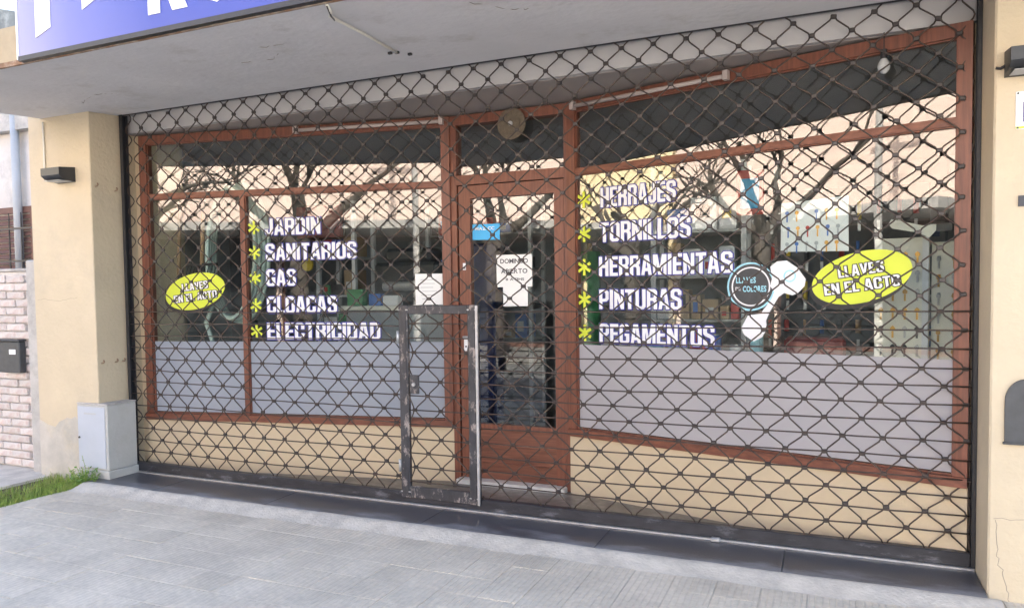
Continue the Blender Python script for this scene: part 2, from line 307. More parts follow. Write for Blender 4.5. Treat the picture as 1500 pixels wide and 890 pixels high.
# granite threshold and the cement smeared along its edge
thr=ground_obj(MB().box(-.06,5.66,-.395,.0,-.05,-.012).build('threshold',m_joint))
xs=[-.055,.62,1.62,2.78,3.86,4.80,5.655]
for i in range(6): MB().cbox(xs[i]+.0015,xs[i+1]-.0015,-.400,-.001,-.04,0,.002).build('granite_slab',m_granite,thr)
c=MB(); n=150; top=[]; 
def edge(x):
    return -.365-.003*math.sin(x*1.7)+.002*math.sin(x*7.3)
random.seed(3); jit=[random.gauss(0,1) for _ in range(n+1)]
vs=[];fs=[]
for i in range(n+1):
    x=-.05+5.75*i/n; e=edge(x)+.002*(jit[i]+jit[max(0,i-1)]+jit[max(0,i-2)])/1.7-.006
    w1=.0015*(jit[i]+jit[max(0,i-1)]+jit[max(0,i-2)]+jit[max(0,i-3)])/2; w2=.004*(jit[(i*7)%n]+jit[max(0,i-2)]+jit[max(0,i-4)])/1.7
    vs+= [(x,e+w1,.0006),(x,e-.012+w1,.0016),(x,-.404,.0012),(x,-.44,-.010),(x,-.485,-.0235),(x,-.53+w2,-.0312)]
for i in range(n):
    for k in range(5): fs.append((i*6+k,i*6+k+1,i*6+7+k,i*6+6+k))
c.add(vs,fs); ground_obj(c.build('cement_strip',m_cement,smooth=True))
ground_obj(MB().box(-.06,5.66,.002,.9,-.05,-.006).build('vestibule_floor',m_vest))

# ------------------------------------------------------------------ shop building
shop=empty('shop_building',(2.8,0,0),'beige hardware shop with concrete canopy, slanted wooden display windows and recessed door','building')
def P(mb,name,m,parent=shop,**k): return mb.build(name,m,parent,**k)
b=MB().cbox(-.74,-.06,-.25,.6,-.06,2.85,.006); P(b,'pillar',m_beige)
b=MB().cbox(5.66,9.0,-.30,.6,-.06,2.85,.008); P(b,'pillar',m_beige)
def crack(pts,parent,rr=.0016):
    out=[]
    rn=random.Random(len(pts)*17+int(pts[0][0]*100))
    for a,b_ in zip(pts[:-1],pts[1:]):
        for q in range(6): f=q/6; out.append(tuple(a[i]+(b_[i]-a[i])*f+(rn.gauss(0,.004) if i!=1 or abs(a[1]-b_[1])>.02 else 0) for i in range(3)))
    out.append(pts[-1]); MB().tube(out,rr,4).build('crack',m_crack,parent)
pr_=[o for o in shop.children if o.name.startswith('pillar')]
crack([(5.68,-.30,.335),(5.85,-.30,.345),(6.1,-.30,.33)],pr_[1],.0012); crack([(5.69,-.30,.33),(5.695,-.30,.18),(5.72,-.30,.08),(5.75,-.30,-.04)],pr_[1],.0014); crack([(-.70,-.25,1.35),(-.45,-.25,1.33),(-.25,-.25,1.36)],pr_[0],.001)
P(MB().box(-.0595,.012,.135,.5,0,2.62),'jamb',m_beige2)
P(MB().box(5.625,5.6595,.09,.5,0,2.62),'jamb',m_beige2)
# canopy: soffit falls a little towards the street
can=MB(); can.add([(-.58,.0,2.752),(9,.0,2.752),(9,-1.35,2.645),(-.58,-1.35,2.645),(-.58,.0,2.90),(9,.0,2.90),(9,-1.35,2.86),(-.58,-1.35,2.86)],[(3,2,1,0),(4,5,6,7),(0,1,5,4),(1,2,6,5),(2,3,7,6),(3,0,4,7)])
canopy=P(can,'canopy',m_white)
cs=lambda x,y:(x,y,2.752+.0793*y-.0004)
for a in ([(1.9,-.75),(2.1,-.72),(2.2,-.80)],[(2.2,-.95),(2.35,-.93)],[(3.5,-1.05),(3.62,-.85),(3.7,-.82)],[(3.9,-1.1),(4.05,-1.0)],[(.2,-.5),(.5,-.62),(.62,-.58)],[(4.5,-.7),(4.9,-.5)]):
    crack([cs(*q) for q in a],canopy,.0016)
P(MB().box(-.58,9,-1.362,-1.3505,2.668,2.855),'canopy_face',m_beige3,canopy)
P(MB().box(-.58,9,-1.366,-1.3502,2.640,2.666),'edge_strip',m_rust,canopy)
P(MB().box(-.74,9,.002,.25,2.905,3.7),'upper_wall',m_beige)  # unseen wall above the canopy, height set for the shade on the pavement
P(MB().box(-.74,9,.26,6.5,3.4,3.55),'roof',m_conc)  # unseen slab added to block the sun from behind
P(MB().box(-.74,-.60,.605,6.5,-.06,3.39),'side_wall',m_int); P(MB().box(6.5,6.7,.605,6.5,-.06,3.39),'side_wall',m_int); P(MB().box(-.59,6.49,4.2,4.4,-.06,3.39),'rear_wall',m_int)
P(MB().box(-.59,6.49,.92,4.19,-.05,.02),'shop_floor',m_vest)
P(MB().box(-.055,5.655,.06,.10,2.625,2.90),'roller_fascia',m_fascia)
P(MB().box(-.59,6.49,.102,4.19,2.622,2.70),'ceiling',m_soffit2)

# ------------------------------------------------------------------ display windows (parts of the shop)
def window(F, u0, u1, mull, film, zt):
    f=MB(); z0,zs,zh=.40,.44,2.61
    for (a,b_) in ((u0,u0+.062),(u1-.062,u1)): F.box(f,a,b_,-.035,.035,zs,zh)
    F.box(f,u0+.062,u1-.062,-.035,.035,2.545,zh)
    fr=P(f,'display_window',m_wood)
    s=MB(); F.box(s,u0,u1,-.06,.05,.39,zs-.001); P(s,'window_sill',m_woodh,fr)
    s=MB(); F.box(s,u0+.062,u1-.062,-.03,.03,zt,zt+.036); P(s,'transom_bar',m_woodh,fr)
    a,b_=u0+.062,u1-.062
    def pane(x0,x1,y0,y1): q=MB(); F.box(q,x0,x1,-.003,.003,y0,y1); P(q,'pane',m_glass,fr)
    def bead(x0,x1,y0,y1):
        q=MB(); w_=.007; dd=(.0035,.018)
        F.box(q,x0,x0+w_,*dd,y0,y1); F.box(q,x1-w_,x1,*dd,y0,y1); F.box(q,x0+w_,x1-w_,*dd,y0,y0+w_); F.box(q,x0+w_,x1-w_,*dd,y1-w_,y1)
        P(q,'glazing_bead',m_wood,fr)
    pane(a,b_,zt+.036,2.545); bead(a,b_,zt+.036,2.545)
    lo=[a]+sum([[m_-.02,m_+.02] for m_ in mull],[])+[b_]
    for m_ in mull:
        q=MB(); F.box(q,m_-.02,m_+.02,-.03,.03,zs,zt); P(q,'mullion',m_wood,fr)
    for i in range(0,len(lo),2):
        pane(lo[i],lo[i+1],zs,zt); bead(lo[i],lo[i+1],zs,zt)
        q=MB(); F.box(q,lo[i]+.0075,lo[i+1]-.0075,.0036,.0052,zs+.0125,1.005); P(q,'frosted_film',film,fr)
    d=MB(); F.box(d,u0,u1,-.12,.022,-.02,.389); P(d,'dado_wall',m_beige2,fr)
    return fr
window(FL,-.068,FL.len-.0,[.813],m_filmL,2.118)
window(FRT,.0,FRT.len+.012,[],m_filmR,2.130)

# ------------------------------------------------------------------ door in the recess
d=MB()
FD.box(d,0,.066,-.05,.04,.0,2.61); FD.box(d,.876,.944,-.05,.04,.0,2.61); FD.box(d,.066,.876,-.05,.04,2.545,2.61); FD.box(d,.066,.876,-.05,.04,2.122,2.19)
door=P(d,'shop_door',m_wood)
q=MB(); FD.box(q,.066,.876,-.003,.003,2.19,2.545); P(q,'pane',m_glass,door)
q=MB()
FD.box(q,.075,.165,-.02,.028,.03,2.115); FD.box(q,.800,.870,-.02,.028,.03,2.115); FD.box(q,.165,.800,-.02,.028,2.025,2.115); FD.box(q,.165,.800,-.02,.028,.385,.425)
P(q,'door_leaf',m_wood,door)
q=MB(); FD.box(q,.165,.800,-.004,.004,.425,2.025); P(q,'pane',m_glass,door)
for z0,z1 in ((.03,.145),(.148,.265),(.268,.385)):
    q=MB(); FD.box(q,.165,.800,-.015,.018,z0,z1); P(q,'kick_board',m_kick,door)
q=MB(); FD.box(q,.06,.88,-.08,.10,-.004,.028); P(q,'door_sill',m_marble,door)
for z,h,wd in ((1.545,.05,.022),(.985,.085,.034)):
    q=MB(); FD.box(q,.105,.105+wd,.0285,.034,z-h/2,z+h/2); lp=P(q,'lock_plate',m_wl,door)
    q=MB().tube([FD.p(.105+wd/2,z-.01,.034),FD.p(.105+wd/2,z-.01,.040)],.006,10); P(q,'keyhole',m_black,door)
q=MB().tube([FD.p(.12,1.045,.03),FD.p(.12,1.045,.075),FD.p(.17,1.045,.08)],.008,8); P(q,'door_handle',m_steel,door,smooth=True)

# ------------------------------------------------------------------ rolling lattice gate
gate=empty('rolling_gate',(2.83,0,0),'brown lattice rolling gate of wavy bars closed across the shop front','gate')
def row_z(j): return .165+.0895*(j-1) if j<=13 else 1.239+.0778*(j-13)
def node(i,j):
    z=row_z(j); t=(z-.165)/2.475
    x0=.194-.012*t; x1=5.542-.071*t
    h=((i*73856093)^(j*19349663))%1000/1000-.5; h2=((i*83492791)^(j*2971215))%1000/1000-.5
    return x0+(x1-x0)*i/58+h*.012+.006*math.sin(i*.37+z*2.1), z+h2*.009+.004*math.sin(i*.23+j)
WX0,WX1,WZ=2.455,3.02,1.285
r=.0043
clips=[]
for k in range(-3,60):
    pts=[]
    if node(k+1,5)[0]<.02 or node(k,5)[0]>5.63: continue
    def flush():
        global pts
        if len(pts)>1: P(MB().tube(pts,r,5),'wavy_bar',m_gate,gate,smooth=True)
        pts=[]
    for j in range(0,34):
        i=k if (k+j)%2==1 else k+1
        x,z=node(i,j)
        sgn=1 if i==k else -1              # bar lies right of left-hand nodes
        x=min(max(x,.012),5.638)
        xx=x+sgn*.0075; xx=min(max(xx,.012),5.638)
        y=.004*(1 if k%2 else -1)
        inside=(WX0-.01<xx<WX1+.01) and z<WZ
        if z>2.80: break
        if inside:
            if pts:                        # end the bar on the wicket frame
                px_,_,pz=pts[-1]
                if z<WZ and pz<WZ:
                    ex=WX0-.004 if px_<WX0 else WX1+.004
                    if abs(xx-px_)>1e-4:
                        tt=(ex-px_)/(xx-px_)
                        if 0<tt<1: pts.append((ex,y,pz+(z-pz)*tt))
            flush(); last=(xx,y,z); continue
        if not pts and j>0:
            # start on the frame edge if the node before lay inside the wicket
            i2=k if (k+j-1)%2==1 else k+1; x2,z2=node(i2,j-1); s2=1 if i2==k else -1; x2=min(max(x2,.012),5.638)+s2*.0075
            if (WX0-.01<x2<WX1+.01) and z2<WZ:
                if z>=WZ: tt=(WZ+.002-z2)/(z-z2); pts.append((x2+(xx-x2)*tt,y,WZ+.002))
                else:
                    ex=WX0-.004 if xx<WX0 else WX1+.004
                    if abs(xx-x2)>1e-4: tt=(ex-x2)/(xx-x2); pts.append((ex,y,z2+(z-z2)*tt))
        if pts:                            # S-curve between nodes
            ax,_,az=pts[-1]
            if abs(az-row_z(j-1))<.02:
                for f,g_ in ((.22,.12),(.5,.5),(.78,.88)): pts.append((ax+(xx-ax)*g_,y,az+(z-az)*f))
        pts.append((xx,y,max(z,.070) if j>0 else .072))
    flush()
for i in range(0,60):
    for j in range(1,33):
        if (i+j)%2==1:
            x,z=node(i,j)
            if .02<x<5.63 and z<2.745 and not ((WX0-.015<x<WX1+.015) and z<WZ+.01): clips.append((x,z))
# horizontal rods through the lower rows
for j in range(1,14):
    z=row_z(j)
    for a,b_ in ((.012,WX0+.01),(WX1-.01,5.638)):
        pts=[(a+(b_-a)*q/16,-.0135,z+.004*math.sin(q*.23*(1+j%3)+j)+.0012*math.sin(q*2.3+j*2)) for q in range(17)]
        P(MB().tube(pts,.0042,5),'horizontal_rod',m_gate,gate,smooth=True)
cm=bpy.data.meshes.new('node_clip'); cb=MB().cbox(-.0145,.0145,-.009,.009,-.0105,.0105,.0035); cm.from_pydata(cb.v,[],cb.f); cm.update(); cm.materials.append(m_clip)
camp=Vector((5.0,-4.04,1.364))
clips.sort(key=lambda q:(Vector((q[0],0,q[1]))-camp).length)
rest=MB()
for n_,(x,z) in enumerate(clips):
    if n_<300:
        o=bpy.data.objects.new('node_clip',cm); o.parent=gate; o.location=(x-2.83,0,z); o.rotation_euler=(0,random.uniform(-.2,.2),0); col.objects.link(o)
    else: rest.cbox(x-.0145,x+.0145,-.009,.009,z-.0105,z+.0105,.0035)
tag(P(rest,'small_node_clips',m_clip,gate),kind='stuff')
for x0,x1 in ((-.022,.008),(5.640,5.658)):
    b=MB().box(x0,x1,-.026,-.021,0,2.75).box(x0,x1,.021,.026,0,2.75).box(x0 if x0<1 else x1-.005,x0+.005 if x0<1 else x1,-.021,.021,0,2.75); P(b,'side_guide',m_black,gate)
P(MB().cbox(.011,5.639,-.024,.024,.010,.078,.004),'bottom_rail',m_rail,gate)
P(MB().box(-.05,5.655,-.040,.040,.0005,.009),'floor_channel',m_steel,gate)
P(MB().cbox(4.42,4.47,-.07,-.041,.001,.024,.005),'floor_latch',m_steel,gate)
P(MB().tube([(-.05,.0,2.775),(5.65,.0,2.775)],.028,12),'roller_edge',m_black,gate)
# wicket door of the gate
wk=MB()
y0,y1=-.034,-.004
wk.cbox(2.452,2.518,y0,y1,.042,1.285,.004); wk.cbox(2.948,3.020,y0,y1,.042,1.285,.004)
wick=P(wk,'wicket_frame',m_worn,gate)
P(MB().cbox(2.5185,2.9475,y0+.002,y1,1.228,1.283,.004),'wicket_rail',m_worn,wick); P(MB().cbox(2.5185,2.9475,y0+.002,y1,.044,.118,.004),'wicket_rail',m_worn,wick)
P(MB().box(3.008,3.0235,-.046,-.0345,.045,1.28),'edge_strip',m_steel,wick)
P(MB().box(2.464,2.506,-.0375,-.0345,.055,1.27),'stile_rib',m_worn,wick)
P(MB().box(2.962,2.998,-.0375,-.0345,.055,1.27),'stile_rib',m_worn,wick)
P(MB().cbox(2.535,2.60,-.046,-.030,.72,.84,.004),'latch_box',m_worn,wick); P(MB().tube([(2.5675,-.046,.78),(2.5675,-.056,.78)],.012,10),'lock_barrel',m_steel,wick)
for x,z in ((2.485,1.255),(2.985,1.255),(2.485,.082),(2.985,.082)): P(MB().cbox(x-.038,x+.038,-.0365,-.0345,z-.004,z+.004,.0008),'weld_seam',m_steel,wick)
for z in (.25,1.08):
    P(MB().tube([(2.448,-.036,z-.04),(2.448,-.036,z+.04)],.010,8),'hinge',m_steel,wick,smooth=True)
def wnode(i,j): return 2.553+.0945*i, .150+.0925*j
for k in range(-1,5):
    pts=[]
    for j in range(0,13):
        i=k if (k+j)%2==1 else k+1
        x,z=wnode(i,j); s=1 if i==k else -1; xx=min(max(x+s*.0075,2.515),2.951)
        z=min(max(z,.118),1.228)
        if pts:
            ax,_,az=pts[-1]
            for f,g_ in ((.22,.12),(.5,.5),(.78,.88)): pts.append((ax+(xx-ax)*g_,-.016,az+(z-az)*f))
        pts.append((xx,-.016,z))
    P(MB().tube(pts,r,5),'wavy_bar',m_gate,wick,smooth=True)
for j in range(0,12):
    z=.150+.0925*j
    P(MB().tube([(2.515,-.027,z),(2.951,-.027,z)],.0042,5),'horizontal_rod',m_gate,wick,smooth=True)
    for i in range(0,5):
        if (i+j)%2==1:
            x,_=wnode(i,j)
            if 2.53<x<2.94:
                o=bpy.data.objects.new('node_clip',cm); o.parent=wick; o.location=(x-2.83,-.016,z); col.objects.link(o)

# ------------------------------------------------------------------ lettering
GL={}
def glyph(ch,off):
    if (ch,off) in GL: return GL[ch,off]
    cu=bpy.data.curves.new('glyph','FONT'); cu.body=ch; cu.size=1; cu.offset=off; cu.fill_mode='BOTH'; cu.extrude=.5; cu.resolution_u=3
    o=bpy.data.objects.new('glyph',cu); col.objects.link(o); dg=bpy.context.evaluated_depsgraph_get()
    me=bpy.data.meshes.new_from_object(o.evaluated_get(dg)); v=[tuple(q.co) for q in me.vertices]; f=[tuple(p.vertices) for p in me.polygons]
    bpy.data.objects.remove(o); bpy.data.curves.remove(cu); bpy.data.meshes.remove(me); GL[ch,off]=(v,f); return GL[ch,off]
BF={'O':[[0,0,.54,1]],
'C':[[(.54,.62),(.54,.88),(.42,1),(.12,1),(0,.88),(0,.12),(.12,0),(.42,0),(.54,.12),(.54,.38),(.36,.38),(.36,.18),(.33,.15),(.21,.15),(.18,.18),(.18,.82),(.21,.85),(.33,.85),(.36,.82),(.36,.62)]],
'G':[[(.54,.66),(.54,.88),(.42,1),(.12,1),(0,.88),(0,.12),(.12,0),(.42,0),(.54,.12),(.54,.52),(.28,.52),(.28,.39),(.36,.39),(.36,.18),(.33,.15),(.21,.15),(.18,.18),(.18,.82),(.21,.85),(.33,.85),(.36,.82),(.36,.66)]],
'J':[[(.46,1),(.28,1),(.28,.2),(.25,.15),(.20,.15),(.17,.2),(.17,.34),(0,.34),(0,.12),(.12,0),(.34,0),(.46,.12)]],
'A':[[(0,0),(.17,0),(.20,.2),(.36,.2),(.39,0),(.56,0),(.40,1),(.16,1)],[(.225,.35),(.335,.35),(.28,.78)]],
'R':[[(0,0),(.18,0),(.18,.42),(.30,.42),(.36,.36),(.36,0),(.54,0),(.54,.40),(.47,.5),(.54,.6),(.54,.88),(.42,1),(0,1)],[(.18,.57),(.32,.57),(.36,.61),(.36,.82),(.32,.86),(.18,.86)]],
'D':[[(0,0),(.40,0),(.54,.14),(.54,.86),(.40,1),(0,1)],[(.18,.15),(.33,.15),(.36,.19),(.36,.81),(.33,.85),(.18,.85)]],
'I':[[(0,0),(.18,0),(.18,1),(0,1)]],
'N':[[(0,0),(.17,0),(.17,.55),(.37,0),(.54,0),(.54,1),(.37,1),(.37,.45),(.17,1),(0,1)]],
'S':[[(0,.34),(0,.12),(.12,0),(.42,0),(.54,.12),(.54,.44),(.46,.54),(.20,.66),(.18,.70),(.18,.82),(.21,.86),(.33,.86),(.36,.82),(.36,.70),(.54,.70),(.54,.88),(.42,1),(.12,1),(0,.88),(0,.62),(.08,.52),(.34,.40),(.36,.36),(.36,.18),(.33,.14),(.21,.14),(.18,.18),(.18,.34)]],
'T':[[(.16,0),(.34,0),(.34,.84),(.5,.84),(.5,1),(0,1),(0,.84),(.16,.84)]],
'L':[[(0,0),(.44,0),(.44,.16),(.18,.16),(.18,1),(0,1)]],
'E':[[(0,0),(.46,0),(.46,.16),(.18,.16),(.18,.43),(.42,.43),(.42,.58),(.18,.58),(.18,.84),(.46,.84),(.46,1),(0,1)]],
'H':[[(0,0),(.18,0),(.18,.42),(.36,.42),(.36,0),(.54,0),(.54,1),(.36,1),(.36,.58),(.18,.58),(.18,1),(0,1)]],
'M':[[(0,0),(.16,0),(.16,.62),(.27,0),(.43,0),(.54,.62),(.54,0),(.70,0),(.70,1),(.47,1),(.35,.38),(.23,1),(0,1)]],
'P':[[(0,0),(.18,0),(.18,.38),(.42,.38),(.54,.5),(.54,.88),(.42,1),(0,1)],[(.18,.53),(.33,.53),(.36,.57),(.36,.82),(.33,.86),(.18,.86)]],
'U':[[(0,1),(0,.12),(.12,0),(.42,0),(.54,.12),(.54,1),(.36,1),(.36,.18),(.33,.14),(.21,.14),(.18,.18),(.18,1)]],
'V':[[(.2,0),(.36,0),(.56,1),(.38,1),(.28,.35),(.18,1),(0,1)]]}
BF['O']=[[(.12,0),(.42,0),(.54,.12),(.54,.88),(.42,1),(.12,1),(0,.88),(0,.12)],[(.21,.15),(.33,.15),(.36,.18),(.36,.82),(.33,.85),(.21,.85),(.18,.82),(.18,.18)]]
def block(ch,off):
    # heavy condensed capitals drawn as filled outlines
    if ('b'+ch,off) in GL: return GL['b'+ch,off]
    cu=bpy.data.curves.new('glyph','CURVE'); cu.dimensions='2D'; cu.fill_mode='BOTH'; cu.extrude=.5; cu.offset=off
    for poly in BF[ch]:
        sp=cu.splines.new('POLY'); sp.points.add(len(poly)-1); sp.use_cyclic_u=True
        ar=sum(poly[i][0]*poly[(i+1)%len(poly)][1]-poly[(i+1)%len(poly)][0]*poly[i][1] for i in range(len(poly)))
        pp=poly if (ar<0)==(poly is BF[ch][0]) else poly[::-1]
        for p_,q in zip(sp.points,pp): p_.co=(q[0],q[1],0,1)
    o=bpy.data.objects.new('glyph',cu); col.objects.link(o); dg=bpy.context.evaluated_depsgraph_get()
    me=bpy.data.meshes.new_from_object(o.evaluated_get(dg)); v=[tuple(q.co) for q in me.vertices]; f=[tuple(p.vertices) for p in me.polygons]
    bpy.data.objects.remove(o); bpy.data.curves.remove(cu); bpy.data.meshes.remove(me); GL['b'+ch,off]=(v,f); return GL['b'+ch,off]
thin_glyph=glyph
def glyph(ch,off):
    return block(ch,off-10) if off>5 else thin_glyph(ch,off)
def lay(word,off,gap=.07,sp=.30):
    """list of (char, x shift) for letters set side by side, natural widths"""
    x=0; out=[]
    for ch in word:
        if ch==' ': x+=sp; continue
        v,_=glyph(ch,off); a=min(q[0] for q in v); b_=max(q[0] for q in v)
        out.append((ch,x-a)); x+=b_-a+gap
    return out,x-gap
def word(F,txt,u0,z0,wd,h,m,parent,d0=.006,th=.0012,off=.045,outline=None,om=None,rot=0,cen=None,name='letter'):
    L_,W=lay(txt,off); v,_=glyph('H',off); c0=min(q[1] for q in v); H=max(q[1] for q in v)-c0
    sx=wd/W; sz=h/H
    def tr(x,y,zz,dd):
        u=u0+x*sx; z=z0+(y-c0)*sz
        if rot and cen:
            a,b_=u-cen[0],z-cen[1]; u=cen[0]+a*math.cos(rot)-b_*math.sin(rot); z=cen[1]+a*math.sin(rot)+b_*math.cos(rot)
        return F.p(u,z,dd+(zz+.5)*th)
    for n_,(ch,x) in enumerate(L_):
        v,f=glyph(ch,off); mb=MB(); mb.add([tr(q[0]+x,q[1],q[2],d0) for q in v],f); lo=mb.build(name,m,parent)
        if outline:
            v2,f2=glyph(ch,outline); mb=MB(); mb.add([tr(q[0]+x,q[1],q[2],d0-.0030-.0013*(n_%2)) for q in v2],f2); mb.build('outline',om,lo)
def wordthing(F,txt,u0,z0,wd,h,label):
    e=empty('window_lettering',F.p(u0,z0,.006),label,'lettering'); word(F,txt,u0,z0,wd,h,m_wl,e,d0=.0085,off=10,outline=10.05,om=m_blue); return e
words_l=[('JARDIN',.99,1.812,.455),('SANITARIOS',.99,1.622,.74),('GAS',.99,1.428,.245),('CLOACAS',.99,1.222,.575),('ELECTRICIDAD',.985,1.022,.92)]
for i,(t,u,z,wd) in enumerate(words_l): wordthing(FL,t,u,z,wd,.125,'white and blue vinyl word %s on the left display window'%t)
words_r=[('HERRAJES',.245,1.900,.53),('TORNILLOS',.24,1.676,.63),('HERRAMIENTAS',.23,1.456,.90),('PINTURAS',.23,1.243,.58),('PEGAMENTOS',.23,1.022,.79)]
for i,(t,u,z,wd) in enumerate(words_r): wordthing(FRT,t,u,z,wd,.125,'white and blue vinyl word %s on the right display window'%t)
def star(F,u,z,rad,label):
    poly=[]
    for k in range(6):
        a=R_(90+60*k)
        for dd in (-.19,.19): poly.append((u+rad*math.cos(a+dd),z+rad*math.sin(a+dd)))
        a2=a+R_(30); poly.append((u+rad*.30*math.cos(a2),z+rad*.30*math.sin(a2)))
    mb=MB().prism(poly,lambda a,b_,d_:F.p(a,b_,d_),.0065,.0085); o=mb.build('asterisk_sticker',m_yel,None,F.p(u,z,.006))
    tag(o,label,'sticker','yellow asterisk stickers')
for (t,u,z,wd) in words_l: star(FL,.895,z+.062,.052,'yellow asterisk sticker in front of the word %s'%t)
for (t,u,z,wd) in words_r: star(FRT,.115,z+.062,.055,'yellow asterisk sticker in front of the word %s'%t)
def oval(F,u,z,a,b_,rot,label,h,tw):
    e=empty('oval_sticker',F.p(u,z,.004),label,'sticker')
    def ell(du,dz,s=1): return [(u+du+s*a*math.cos(q)*math.cos(rot)-s*b_*math.sin(q)*math.sin(rot), z+dz+s*a*math.cos(q)*math.sin(rot)+s*b_*math.sin(q)*math.cos(rot)) for q in [2*math.pi*k/48 for k in range(48)]]
    MB().prism(ell(-.012,-.026),lambda x,y,d_:F.p(x,y,d_),.004,.0052).build('shadow_print',m_blk,e)
    MB().prism(ell(0,0),lambda x,y,d_:F.p(x,y,d_),.0056,.0070).build('yellow_oval',m_yel,e)
    r3=rot*.55
    word(F,'LLAVES',u-tw*.28,z+.012,tw*.60,h,m_wl,e,d0=.0115,off=10,outline=10.075,om=m_blk,rot=r3,cen=(u,z))
    word(F,'EN EL ACTO',u-tw*.5,z-.012-h,tw,h,m_wl,e,d0=.0115,off=10,outline=10.075,om=m_blk,rot=r3,cen=(u,z))
oval(FL,.372,1.395,.265,.138,R_(12),'yellow oval LLAVES EN EL ACTO sticker on the narrow left pane',.058,.38)
oval(FRT,1.815,1.415,.248,.132,R_(14),'yellow oval LLAVES EN EL ACTO sticker on the right window',.058,.37)
# round badge with a key shape
bd=empty('key_badge_sticker',FRT.p(1.25,1.37,.004),'round LLAVES DE COLORES badge sticker with white key shape on right window','sticker')
def ring(F,u,z,r0,r1,d0,d1,m,name,par):
    mb=MB(); n=40; vs=[];fs=[]
    for k in range(n):
        a=2*math.pi*k/n
        for rr,dd in ((r0,d0),(r1,d0),(r1,d1),(r0,d1)): vs.append(F.p(u+rr*math.cos(a),z+rr*math.sin(a),dd))
    for k in range(n):
        for q in range(4): fs.append((k*4+q,k*4+(q+1)%4,((k+1)%n)*4+(q+1)%4,((k+1)%n)*4+q))
    mb.add(vs,fs).build(name,m,par)
bc=(1.235,1.375)
MB().prism([(bc[0]+.128*math.cos(2*math.pi*k/40),bc[1]+.128*math.sin(2*math.pi*k/40)) for k in range(40)],lambda x,y,d_:FRT.p(x,y,d_),.0045,.0060).build('badge_disc',m_slate,bd)
ring(FRT,*bc,.128,.138,.0045,.0075,m_cyanl,'badge_ring',bd); ring(FRT,*bc,.104,.112,.0062,.0075,m_wl,'badge_ring',bd)
word(FRT,'LLAVES',bc[0]-.085,bc[1]+.02,.115,.034,m_cyanl,bd,d0=.0075,off=.03); word(FRT,'DE',bc[0]-.088,bc[1]-.022,.03,.020,m_wl,bd,d0=.0075,off=.03); word(FRT,'COLORES',bc[0]-.045,bc[1]-.030,.135,.034,m_cyanl,bd,d0=.0075,off=.03)
kp=[(1.347,1.484),(1.385,1.512),(1.438,1.516),(1.498,1.472),(1.54,1.411),(1.535,1.374),(1.498,1.336),(1.469,1.325),(1.424,1.337),(1.393,1.314),(1.347,1.237),(1.324,1.182),(1.33,1.136),(1.301,1.088),(1.253,1.063),(1.197,1.101),(1.182,1.14),(1.221,1.212),(1.293,1.221),(1.355,1.306),(1.37,1.345),(1.347,1.376),(1.358,1.422)]
_old=[(1.36,1.50),(1.40,1.56),(1.46,1.575),(1.53,1.55),(1.575,1.49),(1.57,1.435),(1.52,1.40),(1.465,1.395),(1.42,1.375),(1.375,1.285),(1.395,1.215),(1.385,1.17),(1.33,1.11),(1.275,1.165),(1.26,1.205),(1.30,1.235),(1.345,1.24),(1.375,1.34),(1.375,1.43)]
MB().prism(kp,lambda x,y,d_:FRT.p(x,y,d_),.0082,.0095).build('key_shape',m_wl,bd)
ring(FRT,1.455,1.43,.026,.034,.0098,.0108,m_cyanl,'key_hole_ring',bd)

# papers on the door and on the glass
def paper(F,u,z,wd,h,label,lines,d0=.006,rot=0):
    e=empty('paper_notice',F.p(u+wd/2,z,.006),label,'notice')
    poly=[(u,z),(u+wd,z+.002),(u+wd+.001,z+h),(u-.001,z+h)]
    MB().prism(poly,lambda x,y,d_:F.p(x,y,d_),d0,d0+.001).build('sheet',m_paper,e)
    for (t,a,b_,w_,hh) in lines: word(F,t,u+a,z+b_,w_,hh,m_ink,e,d0=d0+.0014,th=.0006,off=.02)
    return e
paper(FD,.358,1.395,.270,.225,'larger white DOMINGO ABIERTO notice taped to the door glass',[('DOMINGO',.03,.165,.21,.032),('ABIERTO',.035,.095,.20,.032),('8 A 13HS',.07,.045,.14,.018)],.0085)
paper(FD,.406,1.26,.187,.165,'smaller blank white sheet below the notice on the door glass',[],.0062)
lp=paper(FL,2.185,1.275,.205,.225,'white paper notice with faint print at right of left window',[],.0062)
for k in range(6):
    q=MB(); FL.box(q,2.225+.01*(k%2),2.35-.015*(k%3),.0074,.0078,1.455-.028*k,1.459-.028*k); q.build('print_line',m_pipe,lp)
kc=empty('key_chart_sheet',FRT.p(1.58,1.57,.004),'white chart sheet of key pictures taped high on right window','chart')
MB().prism([(1.40,1.565),(1.755,1.555),(1.752,1.845),(1.403,1.83)],lambda x,y,d_:FRT.p(x,y,d_),-.0060,-.0048).build('sheet',m_paper,kc)
cols=[m_red,m_gold,m_bluep,m_dark,m_pipe,m_gold]
for a in range(6):
    for b_ in range(3):
        u=1.435+.052*a+.006*(b_%2); z=1.775-.085*b_
        if random.random()<.85:
            m_=random.choice(cols); hd=[(u+.011*math.cos(2*math.pi*k/10),z+.011*math.sin(2*math.pi*k/10)) for k in range(10)]
            MB().prism(hd,lambda x,y,d_:FRT.p(x,y,d_),-.0046,-.0042).prism([(u-.004,z-.05),(u+.004,z-.05),(u+.004,z-.0115),(u-.004,z-.0115)],lambda x,y,d_:FRT.p(x,y,d_),-.0046,-.0042).build('key_picture',m_,kc)
bs=empty('blue_sticker',FD.p(.28,1.73,.005),'small blue sticker at upper left of the door glass','sticker')
MB().prism([(.172,1.733),(.385,1.728),(.387,1.84),(.172,1.842)],lambda x,y,d_:FD.p(x,y,d_),.006,.007).build('sticker_sheet',m_cyan,bs)
